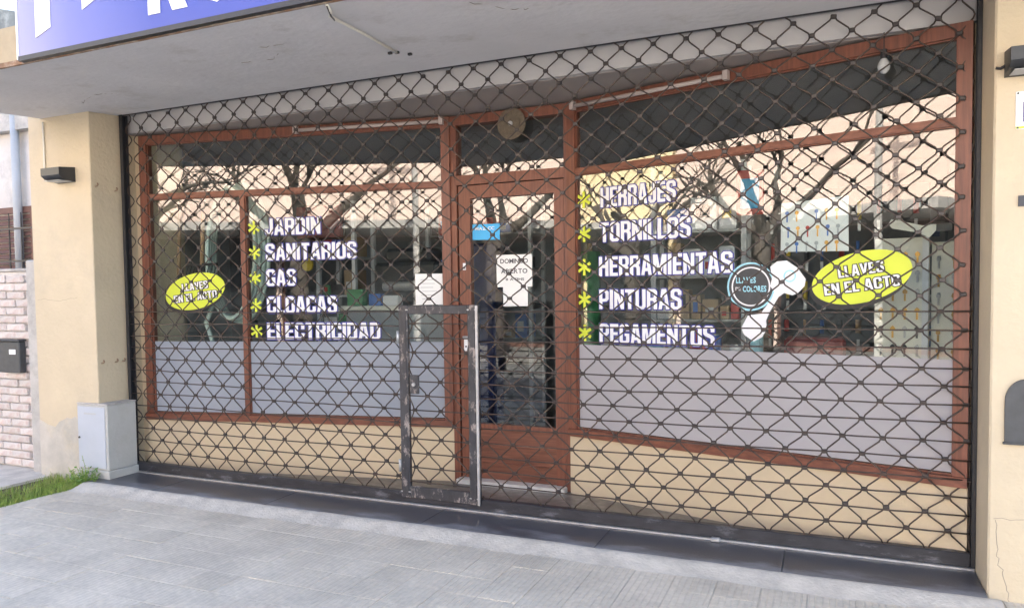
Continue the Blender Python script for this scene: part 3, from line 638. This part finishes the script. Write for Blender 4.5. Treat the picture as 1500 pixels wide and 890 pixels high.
word(FD,'MAZ CC',.195,1.80,.15,.022,m_wl,bs,d0=.0075,th=.0006,off=.02)

# ------------------------------------------------------------------ things under the canopy
def batten(F,u0,u1,z,label):
    e=empty('fluorescent_tube',F.p((u0+u1)/2,z,.06),label,'lamp','unlit tubes above the windows')
    MB().tube([F.p(u0+.03,z,.07),F.p(u1-.03,z,.07)],.013,10).build('tube',m_tubew,e,smooth=True)
    for u in (u0,u1-.03):
        q=MB(); F.box(q,u,u+.03,.05,.088,z-.022,z+.03); q.build('end_cap',m_tubew,e)
batten(FL,1.28,FL.len-.03,2.570,'thin white unlit tube along the head of the left window')
batten(FRT,.06,1.13,2.565,'thin white unlit tube along the head of the right window')
dc=empty('wicker_disc',(3.0,.57,2.50),'round tan disc hanging in the transom above the door','ornament')
for k,(ra,yy) in enumerate(((.105,.575),(.062,.568))):
    MB().tube([(3.0,yy,2.505),(3.0,yy-.008,2.505)],ra,28).build('disc' if k==0 else 'inner_ring',m_tan,dc)
MB().tube([(3.0,.558,2.505),(3.0,.545,2.505)],.016,12).build('hub',m_steel,dc); MB().tube([(3.0,.57,2.505),(3.0,.57,2.62)],.004,6).build('hanger',m_black,dc)
bl=empty('light_bulb',(5.25,.05,2.44),'small glass bulb hanging near the top of the right window','lamp')
pts=[(0,.0),(.012,.004),(.026,.02),(.03,.038),(.024,.058),(.014,.075)]
mb=MB()
for a,b_ in zip(pts[:-1],pts[1:]):
    n=14; vs=[(5.25+r_*math.cos(2*math.pi*k/n),.05+r_*math.sin(2*math.pi*k/n),2.42+z) for r_,z in (a,b_) for k in range(n)]; mb.add(vs,[(k,(k+1)%n,n+(k+1)%n,n+k) for k in range(n)])
mb.build('bulb_glass',m_pipe,bl,smooth=True)
MB().tube([(5.25,.05,2.494),(5.25,.05,2.54)],.016,10).build('socket',m_black,bl); MB().tube([(5.25,.05,2.54),(5.25,.05,2.624)],.003,6).build('cable',m_black,bl)
cz=lambda y:2.752+.0793*y
cc=empty('soffit_conduit',(2.85,-1.2,cz(-1.2)),'thin pale conduit running across the canopy underside','conduit')
MB().tube([(2.95,-1.345,cz(-1.345)-.004),(2.93,-1.29,cz(-1.29)-.02),(2.87,-1.22,cz(-1.22)-.012),(2.83,-.9,cz(-.9)-.009),(2.77,-.5,cz(-.5)-.008)],.0075,8).build('pipe',m_cream,cc,smooth=True)
MB().tube([(2.95,-1.345,cz(-1.345)-.010),(2.915,-1.27,cz(-1.27)-.03),(2.86,-1.17,cz(-1.17)-.016)],.004,6).build('cable',m_black,cc,smooth=True)
for (x,y) in ((2.77,-.49),(2.81,-.42),(2.73,-.50)): MB().cbox(x-.012,x+.012,y-.008,y+.008,cz(y)-.014,cz(y)-.001,.002).build('clip',m_black,cc)

# ------------------------------------------------------------------ sign board on the canopy
sg=empty('shop_sign',(.95,-1.38,2.64),'blue sign board with large white letters on the canopy front','sign')
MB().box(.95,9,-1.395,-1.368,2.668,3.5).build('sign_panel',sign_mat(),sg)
MB().box(.945,9,-1.399,-1.367,2.642,2.667).build('bottom_edge',m_black,sg)
MB().box(.937,.9495,-1.399,-1.367,2.650,3.5).build('end_edge',m_wl,sg)
FS=Fr((0,-1.395),(8,-1.395))
fs_=lambda x,y,d_:FS.p(x,y,d_)
MB().prism([(1.095,2.745),(1.214,2.785),(1.214,3.40),(1.095,3.40)],fs_,.001,.004).build('letter_stroke',m_wl,sg)
MB().prism([(1.459,2.835),(1.64,2.905),(1.94,3.40),(1.72,3.40),(1.459,3.02)],fs_,.001,.004).build('letter_stroke',m_wl,sg)
word(FS,'RO',1.925,2.735,.60,.44,m_wl,sg,d0=.001,th=.003,off=.06)

# ------------------------------------------------------------------ on the pillars
def floodlight(x,y,z,wd,label,m,wire):
    e=empty('wall_lamp',(x,y,z),label,'lamp')
    h=.095; q=MB(); prof=[(0,0),(-.10,.015),(-.13,.04),(-.13,h),(-.0,h+.015)]
    vs=[(x-wd/2,y+a,z+b_) for a,b_ in prof]+[(x+wd/2,y+a,z+b_) for a,b_ in prof]; n=len(prof)
    q.add(vs,[tuple(range(n)),tuple(range(2*n-1,n-1,-1))]+[(i,(i+1)%n,(i+1)%n+n,i+n) for i in range(n)]); q.build('housing',m,e)
    MB().box(x-wd/2+.015,x+wd/2-.015,y-.120,y-.02,z-.004+.006,z+.004).build('lens',m_pipe,e)
    MB().tube(wire,.006,8).build('cable',m_cream if x<0 else m_black,e,smooth=True)
floodlight(-.32,-.25,2.225,.20,'dark wall lamp on the left beige pillar',m_dark,[(-.55,-.258,2.70),(-.55,-.258,2.27),(-.535,-.258,2.255),(-.435,-.27,2.255)])
floodlight(5.83,-.30,2.255,.27,'dark wall lamp on the right beige pillar',m_dark,[(5.662,-.306,2.30),(5.68,-.308,2.295),(5.71,-.31,2.312)])
np_=empty('street_plate',(5.80,-.30,2.1),'white enamel plate with blue digit on the right pillar','sign')
MB().cbox(5.738,5.90,-.306,-.3005,2.03,2.19,.003).build('plate',m_wl,np_); MB().box(5.739,5.899,-.3075,-.3062,2.033,2.042).build('plate_edge',m_yel,np_)
FP=Fr((5.66,-.306),(9,-.306)); word(FP,'1',.105,2.06,.035,.085,m_blue,np_,d0=.001,th=.001,off=.03)
for (x,z) in ((5.746,2.182),(5.746,2.037)): MB().tube([(x,-.3075,z),(x,-.310,z)],.004,8).build('screw',m_dark,np_)
FP2=Fr((5.66,-.300),(9,-.300)); hn=empty('house_number',(5.76,-.30,1.70),'dark digit one house number on the right pillar','number'); word(FP2,'1',.093,1.702,.022,.046,m_ink,hn,d0=.001,th=.008,off=.03,name='digit')
ms=empty('mail_slot',(5.79,-.30,.8),'arched dark slate mail slot plate on the right pillar','mailbox')
arc=[(5.715,.68),(5.715,.86)]+[(5.80-.085*math.cos(R_(q)),.86+.10*math.sin(R_(q))) for q in range(10,171,10)]+[(5.885,.86),(5.885,.68)]
def fpy(x,z,d_): return (x,-.300-d_,z)
MB().prism(arc,fpy,.001,.012).build('plate',m_slate,ms); MB().prism([(5.709,.672),(5.891,.672),(5.891,.681),(5.709,.681)],fpy,.001,.02).build('lip',m_slate,ms)
for x,z in ((-.061,2.175),(-.061,2.165),(-.061,.845),(-.061,.85)):
    pass
hk=[(-.215,2.185),(-.055,2.17),(-.215,.86),(-.10,.86),(-.04,.86)]
lab=['rusty hook on left pillar reveal, upper outer one','rusty hook on left pillar reveal, upper one by the gate','rusty hook on left pillar reveal, lower outer one','rusty hook on left pillar reveal, lower middle one','rusty hook on left pillar reveal, lower one by the gate']
for (y,z),l in zip(hk,lab):
    o=MB().tube([(-.061,y,z),(-.035,y,z+.004),(-.028,y,z+.014),(-.036,y,z+.024)],.005,6).build('wall_hook',m_rust,None,(-.06,y,z),smooth=True); tag(o,l,'hook','hooks on the left pillar')

rn=random.Random(2); pp=[(-.735,-.05),(-.275,-.05),(-.275,.42)]+[(-.275-.046*k,.40+.035*math.sin(k*.7)+rn.gauss(0,.012)) for k in range(1,10)]+[(-.735,.40)]
P(MB().prism(pp,lambda a,b_,d_:(a,-.2505-d_,b_),.0,.003),'cement_patch',mat('grey_cement_patch',(.46,.43,.385),.9,var=.15,scale=6,bump=.4,bscale=40,c2=(.52,.46,.36),c2scale=5,c2amt=.7),pr_[0])
# ------------------------------------------------------------------ meter box
mb_=empty('meter_box',(-.11,-.14,-.04),'plastered meter box with pale blue metal door at the left pillar foot','meter box')
MB().cbox(-.275,.05,-.27,-.02,.06,.55,.006).build('casing',m_plas,mb_); MB().cbox(-.28,.06,-.278,-.01,-.045,.0595,.006).build('plinth',m_plas,mb_)
md=MB().cbox(-.262,.030,-.2765,-.2705,.075,.535,.002).build('metal_door',m_mdoor,mb_); MB().cbox(-.19,-.06,-.2785,-.2768,.478,.492,.0006).build('louvre',m_pipe,md)
MB().tube([(-.245,-.277,.30),(-.245,-.284,.30)],.008,10).build('lock',m_black,md)
MB().cbox(-.276,.052,-.272,-.018,.551,.562,.003).build('cap',m_conc,mb_)

# grass and weeds in the earth strip
random.seed(11)
def blade(mb,x,y,z,h,a,bend,wd):
    dx,dy=math.cos(a),math.sin(a); px,py=-dy*wd,dx*wd
    mb.add([(x-px,y-py,z),(x+px,y+py,z),(x+dx*bend*.4+px*.7,y+dy*bend*.4+py*.7,z+h*.6),(x+dx*bend*.4-px*.7,y+dy*bend*.4-py*.7,z+h*.6),(x+dx*bend,y+dy*bend,z+h)],[(0,1,2,3),(3,2,4)])
gm=MB()
for _ in range(6500):
    t=random.random(); y=-.26-1.25*t**1.2; x=-.085-.46*random.random()**1.3+.05*math.sin(y*9)
    if random.random()<.35: x=random.gauss(-.14,.05)
    x=min(x,-.06)
    dens=.5+.5*math.sin(x*23+y*7)*math.sin(y*11-x*5)
    if random.random()>.35+dens: continue
    blade(gm,x,y,-.056,random.uniform(.02,.065)*(1.25-.5*t),random.uniform(0,6.28),random.uniform(.005,.04),.0022)
tag(gm.build('grass',m_grass),'short bright grass along the pavement edge beside the meter box','grass',kind='stuff')
wd_=empty('weed_plant',(-.10,-.36,-.05),'leafy green weed growing at the foot of the meter box','plant')
lm=MB(); st=MB()
for k in range(46):
    a=random.uniform(0,6.28); r0=random.uniform(0,.09); x0=-.10+r0*1.1*math.cos(a); y0=-.36+r0*.5*math.sin(a); h=random.uniform(.06,.17)*(1.1-r0*3)
    if k==0: x0,y0,h=-.09,-.33,.24
    tip=(x0+.05*math.cos(a),y0+.04*math.sin(a),-.05+h); st.tube([(x0,y0,-.055),((x0+tip[0])/2,(y0+tip[1])/2,-.05+h*.6),tip],.0018,4)
    for q in range(9):
        f=random.uniform(.25,1); b_=Vector((x0,y0,-.055)).lerp(Vector(tip),f); d_=Vector((random.gauss(0,1),random.gauss(0,1),random.uniform(-.1,.7))).normalized(); s_=random.uniform(.014,.028); sd=d_.cross(Vector((random.gauss(0,.3),random.gauss(0,.3),1))).normalized()*s_*.35
        lm.add([b_,b_+d_*s_*.5+sd,b_+d_*s_,b_+d_*s_*.5-sd],[(0,1,2,3)])
lm.build('foliage',m_leaf,wd_); st.build('stem',m_grass,wd_)

# ------------------------------------------------------------------ neighbour on the left
fw=empty('brick_fence_wall',(-1.7,-.1,-.04),'low whitewashed brick front wall of the neighbouring house','wall')
MB().box(-4.6,-.905,-.13,.05,-.06,1.575).build('mortar_core',m_mortar,fw)
bm_=bpy.data.meshes.new('brick'); q=MB().cbox(-.108,.108,-.012,.02,-.0275,.0275,.004); bm_.from_pydata(q.v,[],q.f); bm_.update(); bm_.materials.append(m_brick)
random.seed(5); nb=0; rest=MB()
for j in range(24):
    z=-.02+.0655*j+.0275
    for i in range(18):
        x=-.905-.108-.004-.226*i-(.113 if j%2 else 0)+.0
        if x<-4.5: continue
        yy=-.143+random.uniform(-.005,.004)
        if nb<300 and x>-2.6:
            o=bpy.data.objects.new('brick',bm_); o.parent=fw; o.location=(x+1.7,yy+.1,z+.04); o.rotation_euler=(0,random.gauss(0,.008),random.gauss(0,.012)); col.objects.link(o); nb+=1
        else: rest.box(x-.108,x+.108,yy-.012,yy+.02,z-.0275,z+.0275)
tag(rest.build('brickwork_beyond',m_brick,fw),kind='stuff')
MB().cbox(-4.6,-.906,-.155,.06,1.576,1.60,.006).build('coping',m_conc,fw)
o=MB().cbox(-.902,-.752,-.21,-.05,-.06,1.66,.012).build('concrete_post',m_conc,None,(-.83,-.13,-.05)); tag(o,'square grey concrete post between brick wall and beige pillar','post')
mx=empty('letter_box',(-1.14,-.16,.74),'small dark letter box on the whitewashed brick wall','mailbox')
MB().cbox(-1.29,-1.01,-.215,-.157,.755,1.01,.008).build('case',m_slate,mx); MB().cbox(-1.13,-1.05,-.218,-.2155,.905,.945,.001).build('label_plate',m_wl,mx); MB().cbox(-1.30,-1.0,-.225,-.155,1.011,1.025,.004).build('lid',m_slate,mx)
nh=empty('neighbour_house',(-6,1.5,0),'grey plastered neighbouring house with louvred shutter and stained parapet','house')
MB().box(-11,-.90,1.5,5,-.1,3.25).build('wall',m_house,nh)
MB().box(-11,-.90,1.40,1.62,3.252,3.50).build('cornice',m_conc,nh); MB().box(-11,-.90,1.5,1.7,3.502,4.0).build('parapet',m_house,nh)
MB().add([(-11,1.49,4.001),(-.9,1.49,4.001),(-.9,1.49,4.3),(-3.2,1.49,4.52),(-4.2,1.49,4.78),(-11,1.49,4.9),(-11,1.72,4.001),(-.9,1.72,4.001),(-.9,1.72,4.3),(-3.2,1.72,4.52),(-4.2,1.72,4.78),(-11,1.72,4.9)],[(0,1,2,3,4,5),(11,10,9,8,7,6),(0,6,7,1),(1,7,8,2),(2,8,9,3),(3,9,10,4),(4,10,11,5),(5,11,6,0)]).build('stained_wall',m_lich,nh)
sh=MB().box(-4.6,-4.52,1.46,1.5,1.2,2.40).box(-3.36,-3.28,1.46,1.5,1.2,2.40).box(-4.52,-3.36,1.46,1.5,2.33,2.40).build('shutter_frame',m_shut,nh)
for k in range(17):
    z=1.24+.064*k; x0,x1=-4.518,-3.362
    MB().add([(x0,1.462,z),(x1,1.462,z),(x1,1.492,z+.05),(x0,1.492,z+.05),(x0,1.468,z-.004),(x1,1.468,z-.004),(x1,1.498,z+.046),(x0,1.498,z+.046)],[(0,1,2,3),(7,6,5,4),(0,4,5,1),(2,6,7,3),(1,5,6,2),(0,3,7,4)]).build('slat',m_shut,sh)
gr=empty('spiked_railing',(-2.5,-.02,1.6),'thin dark spiked railing on top of the brick wall','railing')
for k in range(22):
    x=-1.02-.155*k; MB().tube([(x,-.05,1.60),(x,-.05,2.02),(x,-.05,2.07)],.008,6,r1=.004).build('spike',m_black,gr)
MB().box(-4.5,-.96,-.058,-.042,1.66,1.675).build('rail',m_black,gr); MB().box(-4.5,-.96,-.058,-.042,1.93,1.945).build('rail',m_black,gr)
o=MB().tube([(-3.50,1.42,1.3),(-3.50,1.42,3.45)],.045,14).build('downpipe',m_pipe,None,(-3.5,1.42,1.3),smooth=True); tag(o,'pale grey downpipe on the neighbouring house wall','pipe')

# ------------------------------------------------------------------ goods inside the shop
def shelf_unit(x0,x1,y0,y1,zs,top,label):
    e=empty('metal_shelf',((x0+x1)/2,(y0+y1)/2,.02),label,'shelf')
    for x in (x0,x1):
        for y in (y0,y1): MB().box(x-.018,x+.018,y-.018,y+.018,.02,top).build('upright',m_wbox,e)
    for z in zs: MB().box(x0-.015,x1+.015,y0-.015,y1+.015,z-.018,z).build('shelf',m_pipe,e)
shelf_unit(3.83,4.46,1.22,1.52,(.5,.85,1.15,1.46,1.78),2.25,'white metal shelf of goods behind the right window')
shelf_unit(.62,1.02,1.5,1.8,(.6,1.0,1.35,1.7),2.2,'narrow metal shelf of goods behind the left window')
shelf_unit(4.6,5.9,2.3,2.7,(.5,.9,1.3,1.7,2.1),2.4,'dark stocked shelf at the back right of the shop')
random.seed(21)
ORD=['first','second','third','fourth','fifth','sixth','seventh','eighth','ninth','tenth','eleventh','twelfth']
def goods(x0,x1,y,zs,label,group,mats):
    for nz,z in enumerate(zs):
        x=x0; nx=0
        while x<x1-.06:
            wd=random.uniform(.07,.2); wd=min(wd,x1-x); h=random.uniform(.08,.25); dp=random.uniform(.12,.25); mm=random.choice(mats); nm={'white_carton':'white','cardboard':'brown','red_plastic':'red','blue_plastic':'blue','dark_plastic':'dark','green_plastic':'green'}[mm.name.split('.')[0]]
            o=MB().cbox(x,x+wd-.012,y-.1,y-.1+dp,z+.001,z+h,.004).build('goods_box',mm,None,(x+wd/2,y,z)); tag(o,'%s packet, %s from left, %s board up, %s'%(nm,ORD[nx],ORD[nz],label),'box',group)
            if wd>.06 and mm is not m_dark:
                zz=z+h*random.uniform(.25,.4); lm_=random.choice([m_red,m_bluep,m_yelp,m_wbox,m_dark,m_wbox])
                MB().box(x+wd*.18,x+wd*.75-.012,y-.1015,y-.1003,zz,zz+h*random.uniform(.2,.45)).build('printed_label',lm_,o)
            x+=wd; nx+=1
goods(3.85,4.44,1.34,(.85,1.15,1.46,1.78),'white shelf behind the right window','goods on the right shelf',[m_wbox,m_wbox,m_wbox,m_card,m_red,m_bluep,m_card])
goods(.64,1.0,1.63,(1.0,1.35,1.7),'narrow left shelf','goods on the left shelf',[m_wbox,m_card,m_dark,m_green,m_bluep])
goods(4.62,5.88,2.45,(.9,1.3,1.7),'back right shelf','goods at the back right',[m_card,m_dark,m_wbox,m_bluep,m_dark])
shelf_unit(1.15,2.30,2.6,2.95,(.9,1.25,1.6,1.95),2.35,'stocked shelf at the back of the shop behind the left window')
goods(1.17,2.28,2.75,(.9,1.25,1.6,1.95),'back left shelf','goods at the back left',[m_card,m_dark,m_wbox,m_bluep,m_red,m_green,m_dark])
hp=empty('peg_board',(4.95,1.5,.9),'grey peg board of hanging hand tools behind the right oval sticker','peg board')
MB().box(4.55,5.62,1.5,1.52,.9,2.05).build('panel',m_intd,hp)
for i in range(9):
    for j in range(4):
        x=4.62+.115*i+random.uniform(-.015,.015); z=1.95-.27*j
        q=MB().tube([(x,1.475,z),(x,1.475,z-random.uniform(.08,.13))],random.uniform(.009,.02),7)
        q.build('tool_grip',random.choice([m_dark,m_red,m_bluep,m_handle,m_dark,m_yelp]),hp,smooth=True)
        MB().box(x-.009,x+.009,1.468,1.482,z-.20,z-.135).build('tool_blade',m_steel,hp)
o=MB().cbox(.42,.92,1.44,1.48,1.88,2.17,.006).build('tool_board',m_dkred,None,(.67,1.46,1.88)); tag(o,'dark red board hung behind the word JARDIN','board')
MB().box(.40,.94,1.482,1.49,1.86,2.19).build('backing',m_dark,o)
def tool(x,y,z0,z1,kind,label):
    e=empty('garden_tool',(x,y,z0),label,'tool','garden tools in the left window')
    MB().tube([(x,y,z0+.25),(x+.01,y+.02,z1)],.015,8).build('handle',m_handle,e,smooth=True)
    if kind=='shovel':
        MB().prism([(-.02,.29),(.02,.29),(.03,.23),(.10,.22),(.10,.08),(.05,0),(0,-.03),(-.05,0),(-.10,.08),(-.10,.22),(-.03,.23)],lambda a,b_,d_:(x+a,y+d_+.25*(b_-.1)**2,z0+b_),-.002,.003).build('blade',m_dark,e)
    else:
        MB().box(x-.16,x+.16,y-.01,y+.01,z0+.24,z0+.262).build('rake_head',m_dark,e)
        for k in range(9): MB().tube([(x-.15+.0375*k,y,z0+.24),(x-.15+.0375*k,y-.03,z0+.15)],.004,5).build('tine',m_dark,e)
tool(.03,.44,1.28,2.06,'shovel','wooden handled shovel hanging behind the oval sticker in the left window')
tool(.33,.40,1.36,2.04,'rake','wooden handled rake hanging beside the green hose')
hs=empty('garden_hose',(.62,.45,1.1),'coil of pale green hose hanging behind the narrow left pane','hose')
for k in range(4):
    pts=[]
    for q in range(33):
        a=2*math.pi*q/32; pts.append((.62+(.25+.012*k)*math.cos(a),.42+.036*k+.02*math.sin(a),1.70+(.52+.012*k)*math.sin(a)))
    MB().tube(pts,.019,8,cap=False).build('coil_turn',m_hose,hs,smooth=True)
MB().tube([(.42,.43,1.32),(.36,.40,1.14),(.42,.41,.97),(.38,.42,.6)],.019,8).build('loose_end',m_hose,hs,smooth=True)
o=MB().cbox(-.45,1.9,.98,1.03,.05,2.0,.004).build('display_board',m_intd,None,(.7,1.0,.05)); 
bpy.data.objects.remove(o)
o=MB().cbox(.05,.62,.98,1.03,.05,1.98,.004).build('display_board',m_dark,None,(.33,1.0,.05)); tag(o,'dark display board behind the hose and garden tools','board')
e=empty('key_machine',(1.75,1.35,.9),'dark key cutting machine on a counter behind the paper notice','machine')
MB().cbox(1.42,2.04,1.2,1.55,1.26,1.62,.03).build('housing',m_dark,e); MB().cbox(1.50,1.95,1.25,1.5,1.621,1.74,.03).build('hood',m_dark,e); MB().tube([(1.55,1.18,1.42),(1.92,1.18,1.42)],.04,12).build('spindle',m_steel,e); MB().tube([(1.9,1.19,1.7),(1.98,1.12,1.78)],.008,6).build('lever',m_steel,e)
ct=empty('shop_counter',(2.0,1.5,.02),'low pale counter inside the shop carrying the key machine','counter'); MB().cbox(1.15,2.35,1.1,1.7,1.22,1.258,.006).build('worktop',m_cream,ct); MB().cbox(1.18,2.32,1.14,1.68,.02,1.219,.006).build('counter_front',m_int,ct)
for (x,z,w_,h,m_,l) in ((1.44,1.259,.12,.10,m_bluep,'blue packet at the front edge of the shop counter'),(1.58,1.259,.15,.085,m_wbox,'white packet at the front edge of the shop counter'),(1.22,1.259,.16,.14,m_green,'green carton at the left end of the shop counter'),(2.10,1.259,.10,.22,m_wbox,'tall white carton at the right end of the shop counter')):
    o=MB().cbox(x,x+w_,1.10,1.18,z,z+h,.006).build('packet',m_,None,(x,1.14,z)); tag(o,l,'packet')
o=MB().tube([(.645,1.32,1.63),(.645,1.30,1.63)],.06,16).build('sun_ornament',m_yelp,None,(.645,1.31,1.63)); tag(o,'round yellow tag hanging between GAS and SANITARIOS','tag')
MB().tube([(.645,1.31,1.69),(.645,1.31,2.2)],.003,5).build('cord',m_dark,o)
e=empty('floor_fan_column',(2.46,1.25,.02),'dark blue upright cylinder rack standing behind the door glass','rack'); MB().cbox(2.36,2.56,1.2,1.38,.3,1.75,.02).build('case',mat('navy_plastic',(.02,.03,.10),.4),e); MB().cbox(2.30,2.62,1.14,1.44,.02,.299,.02).build('base',m_dark,e)
e=empty('green_net_roll',(3.40,.98,.02),'tall roll of green netting behind the right window asterisks','roll')
MB().tube([(3.42,.98,.02),(3.42,.98,1.64)],.075,16).build('roll',m_green,e,smooth=True); MB().tube([(3.42,.98,1.64),(3.42,.98,1.70)],.02,10).build('core',m_card,e,smooth=True)
e=empty('hanging_bag',(4.5,1.1,1.85),'red and blue blister pack hanging high behind the right window','pack'); MB().cbox(4.42,4.60,1.1,1.14,1.86,2.16,.01).build('card',m_red,e); MB().cbox(4.45,4.57,1.085,1.099,1.90,2.10,.004).build('blister',m_cyan,e)
def keyboard(x0,x1,y0,y1,z0,z1,label,nx,nz):
    e=empty('key_board',((x0+x1)/2,(y0+y1)/2,z0),label,'key board')
    F=Fr((x0,y0),(x1,y1)); q=MB(); F.box(q,0,F.len,-.02,0,z0,z1); q.build('panel',m_cream,e)
    q=MB(); F.box(q,F.len-.03,F.len,.0005,.02,z0,z1); q.build('edge_batten',m_wbox,e)
    for i in range(nx):
        for j in range(nz):
            u=(i+.6)*(F.len-.03)/nx; z=z1-.08-(z1-z0-.1)*j/nz
            q=MB().tube([F.p(u,z,.002),F.p(u,z,.022)],.004,6); q.tube([F.p(u,z-.012,.012),F.p(u,z-.012,.016)],.013,10)
            F.box(q,u-.005,u+.005,.012,.016,z-.062,z-.0255); q.build('hanging_key',random.choice([m_gold,m_gold,m_steel,m_dark]),e)
keyboard(5.24,5.50,.50,.43,.62,1.63,'cream board of hanging brass keys, wider one left of the pair',4,9)
keyboard(5.515,5.66,.46,.30,.62,1.60,'narrow cream board of hanging keys beside the window frame',2,9)
e=empty('price_arm',(5.45,.33,1.62),'white jointed sign arm above the key boards','sign arm'); F=Fr((5.30,.36),(5.58,.24)); MB().prism([(0,1.70),(.015,1.725),(.17,1.68),(.24,1.685),(.235,1.655),(.20,1.615),(.15,1.645),(.02,1.675)],lambda a,b_,d_:F.p(a,b_,d_),0,.01).build('arm_plate',m_cream,e); q=MB(); F.box(q,.2355,.31,-.005,.015,1.645,1.685); q.build('black_end',m_dark,e)
o=MB().cbox(4.75,5.1,.7,.95,.9,1.06,.02).build('tool_bag',m_dkred,None,(4.9,.8,.9)); tag(o,'dark red tool bag low behind the right window','bag'); MB().tube([(4.8,.82,1.06),(4.86,.82,1.12),(4.98,.82,1.12),(5.05,.82,1.06)],.008,6).build('bag_handle',m_dark,o)
e=empty('display_table',(4.5,.95,.02),'pale display table inside the right window','table'); MB().cbox(3.7,5.6,.66,1.05,.86,.895,.004).build('tabletop',m_cream,e)
for x in (3.75,5.55): MB().box(x-.02,x+.02,.98,1.02,.02,.859).build('leg',m_pipe,e)
random.seed(9)
for k in range(7):
    x=3.8+.13*k; h=random.uniform(.1,.22); o=MB().tube([(x,.80+.03*(k%2),.896),(x,.80+.03*(k%2),.896+h)],random.uniform(.035,.05),14).build('paint_can',[m_wbox,m_cyanl,m_wbox,m_red,m_bluep,m_wbox,m_cyanl][k],None,(x,.8,.896)); tag(o,'%s paint can, %s from left in the row inside the right window'%(['white','pale blue','white','red','blue','white','pale blue'][k],ORD[k]),'can','paint cans on the display table'); MB().tube([(x,.80+.03*(k%2),.8965+h),(x,.80+.03*(k%2),.902+h)],.032,14).build('lid',m_steel,o)

# ------------------------------------------------------------------ the other side of the street (seen in the window glass)
def facade(name,x0,x1,y,h,m,label,openings,band=None,roof=False):
    e=empty(name,((x0+x1)/2,y,0),label,'house'); MB().box(x0,x1,y-8,y,-.1,h).build('wall',m,e)
    if band: MB().box(x0,x1,y+.001,y+1.9,band,band+.18).build('awning_slab',m_conc,e)
    MB().box(x0-.1,x1+.1,y-8,y+.12,h+.001,h+.2).build('cornice',m_roof if roof else m_conc,e)
    for (a,b_,z0,z1,k) in openings:
        wdw=MB().box(a,b_,y+.001,y+.05,z0,z1).build(k,m_dark if k=='garage_door' else m_shut,e)
        MB().box(a+.1,b_-.1,y+.051,y+.06,z0+.1,z1-.1).build('pane',m_dglass,wdw)
facade('cream_house',-26,-6.2,-11.6,6.6,m_cream2,'sunlit cream house across the street, left one in the reflections',[(-9.6,-6.4,-.02,2.9,'garage_door'),(-14.2,-9.8,-.02,2.9,'shop_front'),(-20,-15,-.02,2.8,'shop_front')],band=3.0)
facade('pink_house',-6.1,1.4,-11.6,6.2,m_pink,'sunlit pale pink house across the street, middle one in the reflections',[(-5.9,-3.1,-.02,2.7,'garage_door'),(-2.95,1.2,-.02,2.7,'shop_front')],band=2.75)
facade('pale_house',1.5,14,-11.6,4.2,m_pale,'sunlit pale house across the street, right one in the reflections',[(3,5,.8,2.2,'window'),(7,8.2,-.02,2.2,'garage_door')],roof=True)
def tree(x,y,seed,h,label):
    rnd=random.Random(seed); e=empty('street_tree',(x,y,-.03),label,'tree','bare street trees'); tr=MB(); cr=MB()
    tr.tube([(x,y,-.05),(x+.04,y,.8),(x-.03,y+.03,1.7),(x+.02,y,h)],.21,10,r1=.16); 
    def br(p,d,l,r0,dep):
        d=d.normalized(); mid=p+d*l*.5+Vector((rnd.gauss(0,1),rnd.gauss(0,1),rnd.gauss(0,.6)))*l*.07; end=p+d*l
        cr.tube([p,mid,end],r0,6 if dep<2 else 4,r1=r0*.55,cap=dep>3)
        if dep>=4 or (dep==3 and rnd.random()<.3): return
        for _ in range(rnd.choice((1,2,2,3))):
            nd=(d+Vector((rnd.gauss(0,.55),rnd.gauss(0,.55),rnd.gauss(.18,.35)))).normalized(); br(end if rnd.random()<.65 else mid,nd,l*rnd.uniform(.62,.85),r0*.55,dep+1)
    for k in range(4):
        a=k*1.57+rnd.uniform(-.3,.3); br(Vector((x+.02,y,h-.05-.12*k)),Vector((math.cos(a)*.8,math.sin(a)*.8,rnd.uniform(.5,1.1))),rnd.uniform(1.1,1.7),.135,0)
    tr.build('trunk',m_bark,e,smooth=True); cr.build('crown',m_bark,e,smooth=True)
tree(-1.75,-9.2,4,2.6,'bare street tree reflected between the window words, nearer one')
tree(-5.6,-9.4,8,2.5,'bare street tree reflected at the far left of the left window')
tree(-10.5,-9.3,15,2.7,'bare street tree far down the street, seen only in reflections')
pl=empty('utility_pole',(.7,-9.0,-.03),'thin utility pole across the street seen in the glass','pole'); MB().tube([(.7,-9.0,-.05),(.7,-9.0,6.4)],.075,10,r1=.05).build('mast',m_conc,pl); MB().box(.2,1.2,-9.04,-8.96,6.0,6.1).build('crossarm',m_dark,pl)
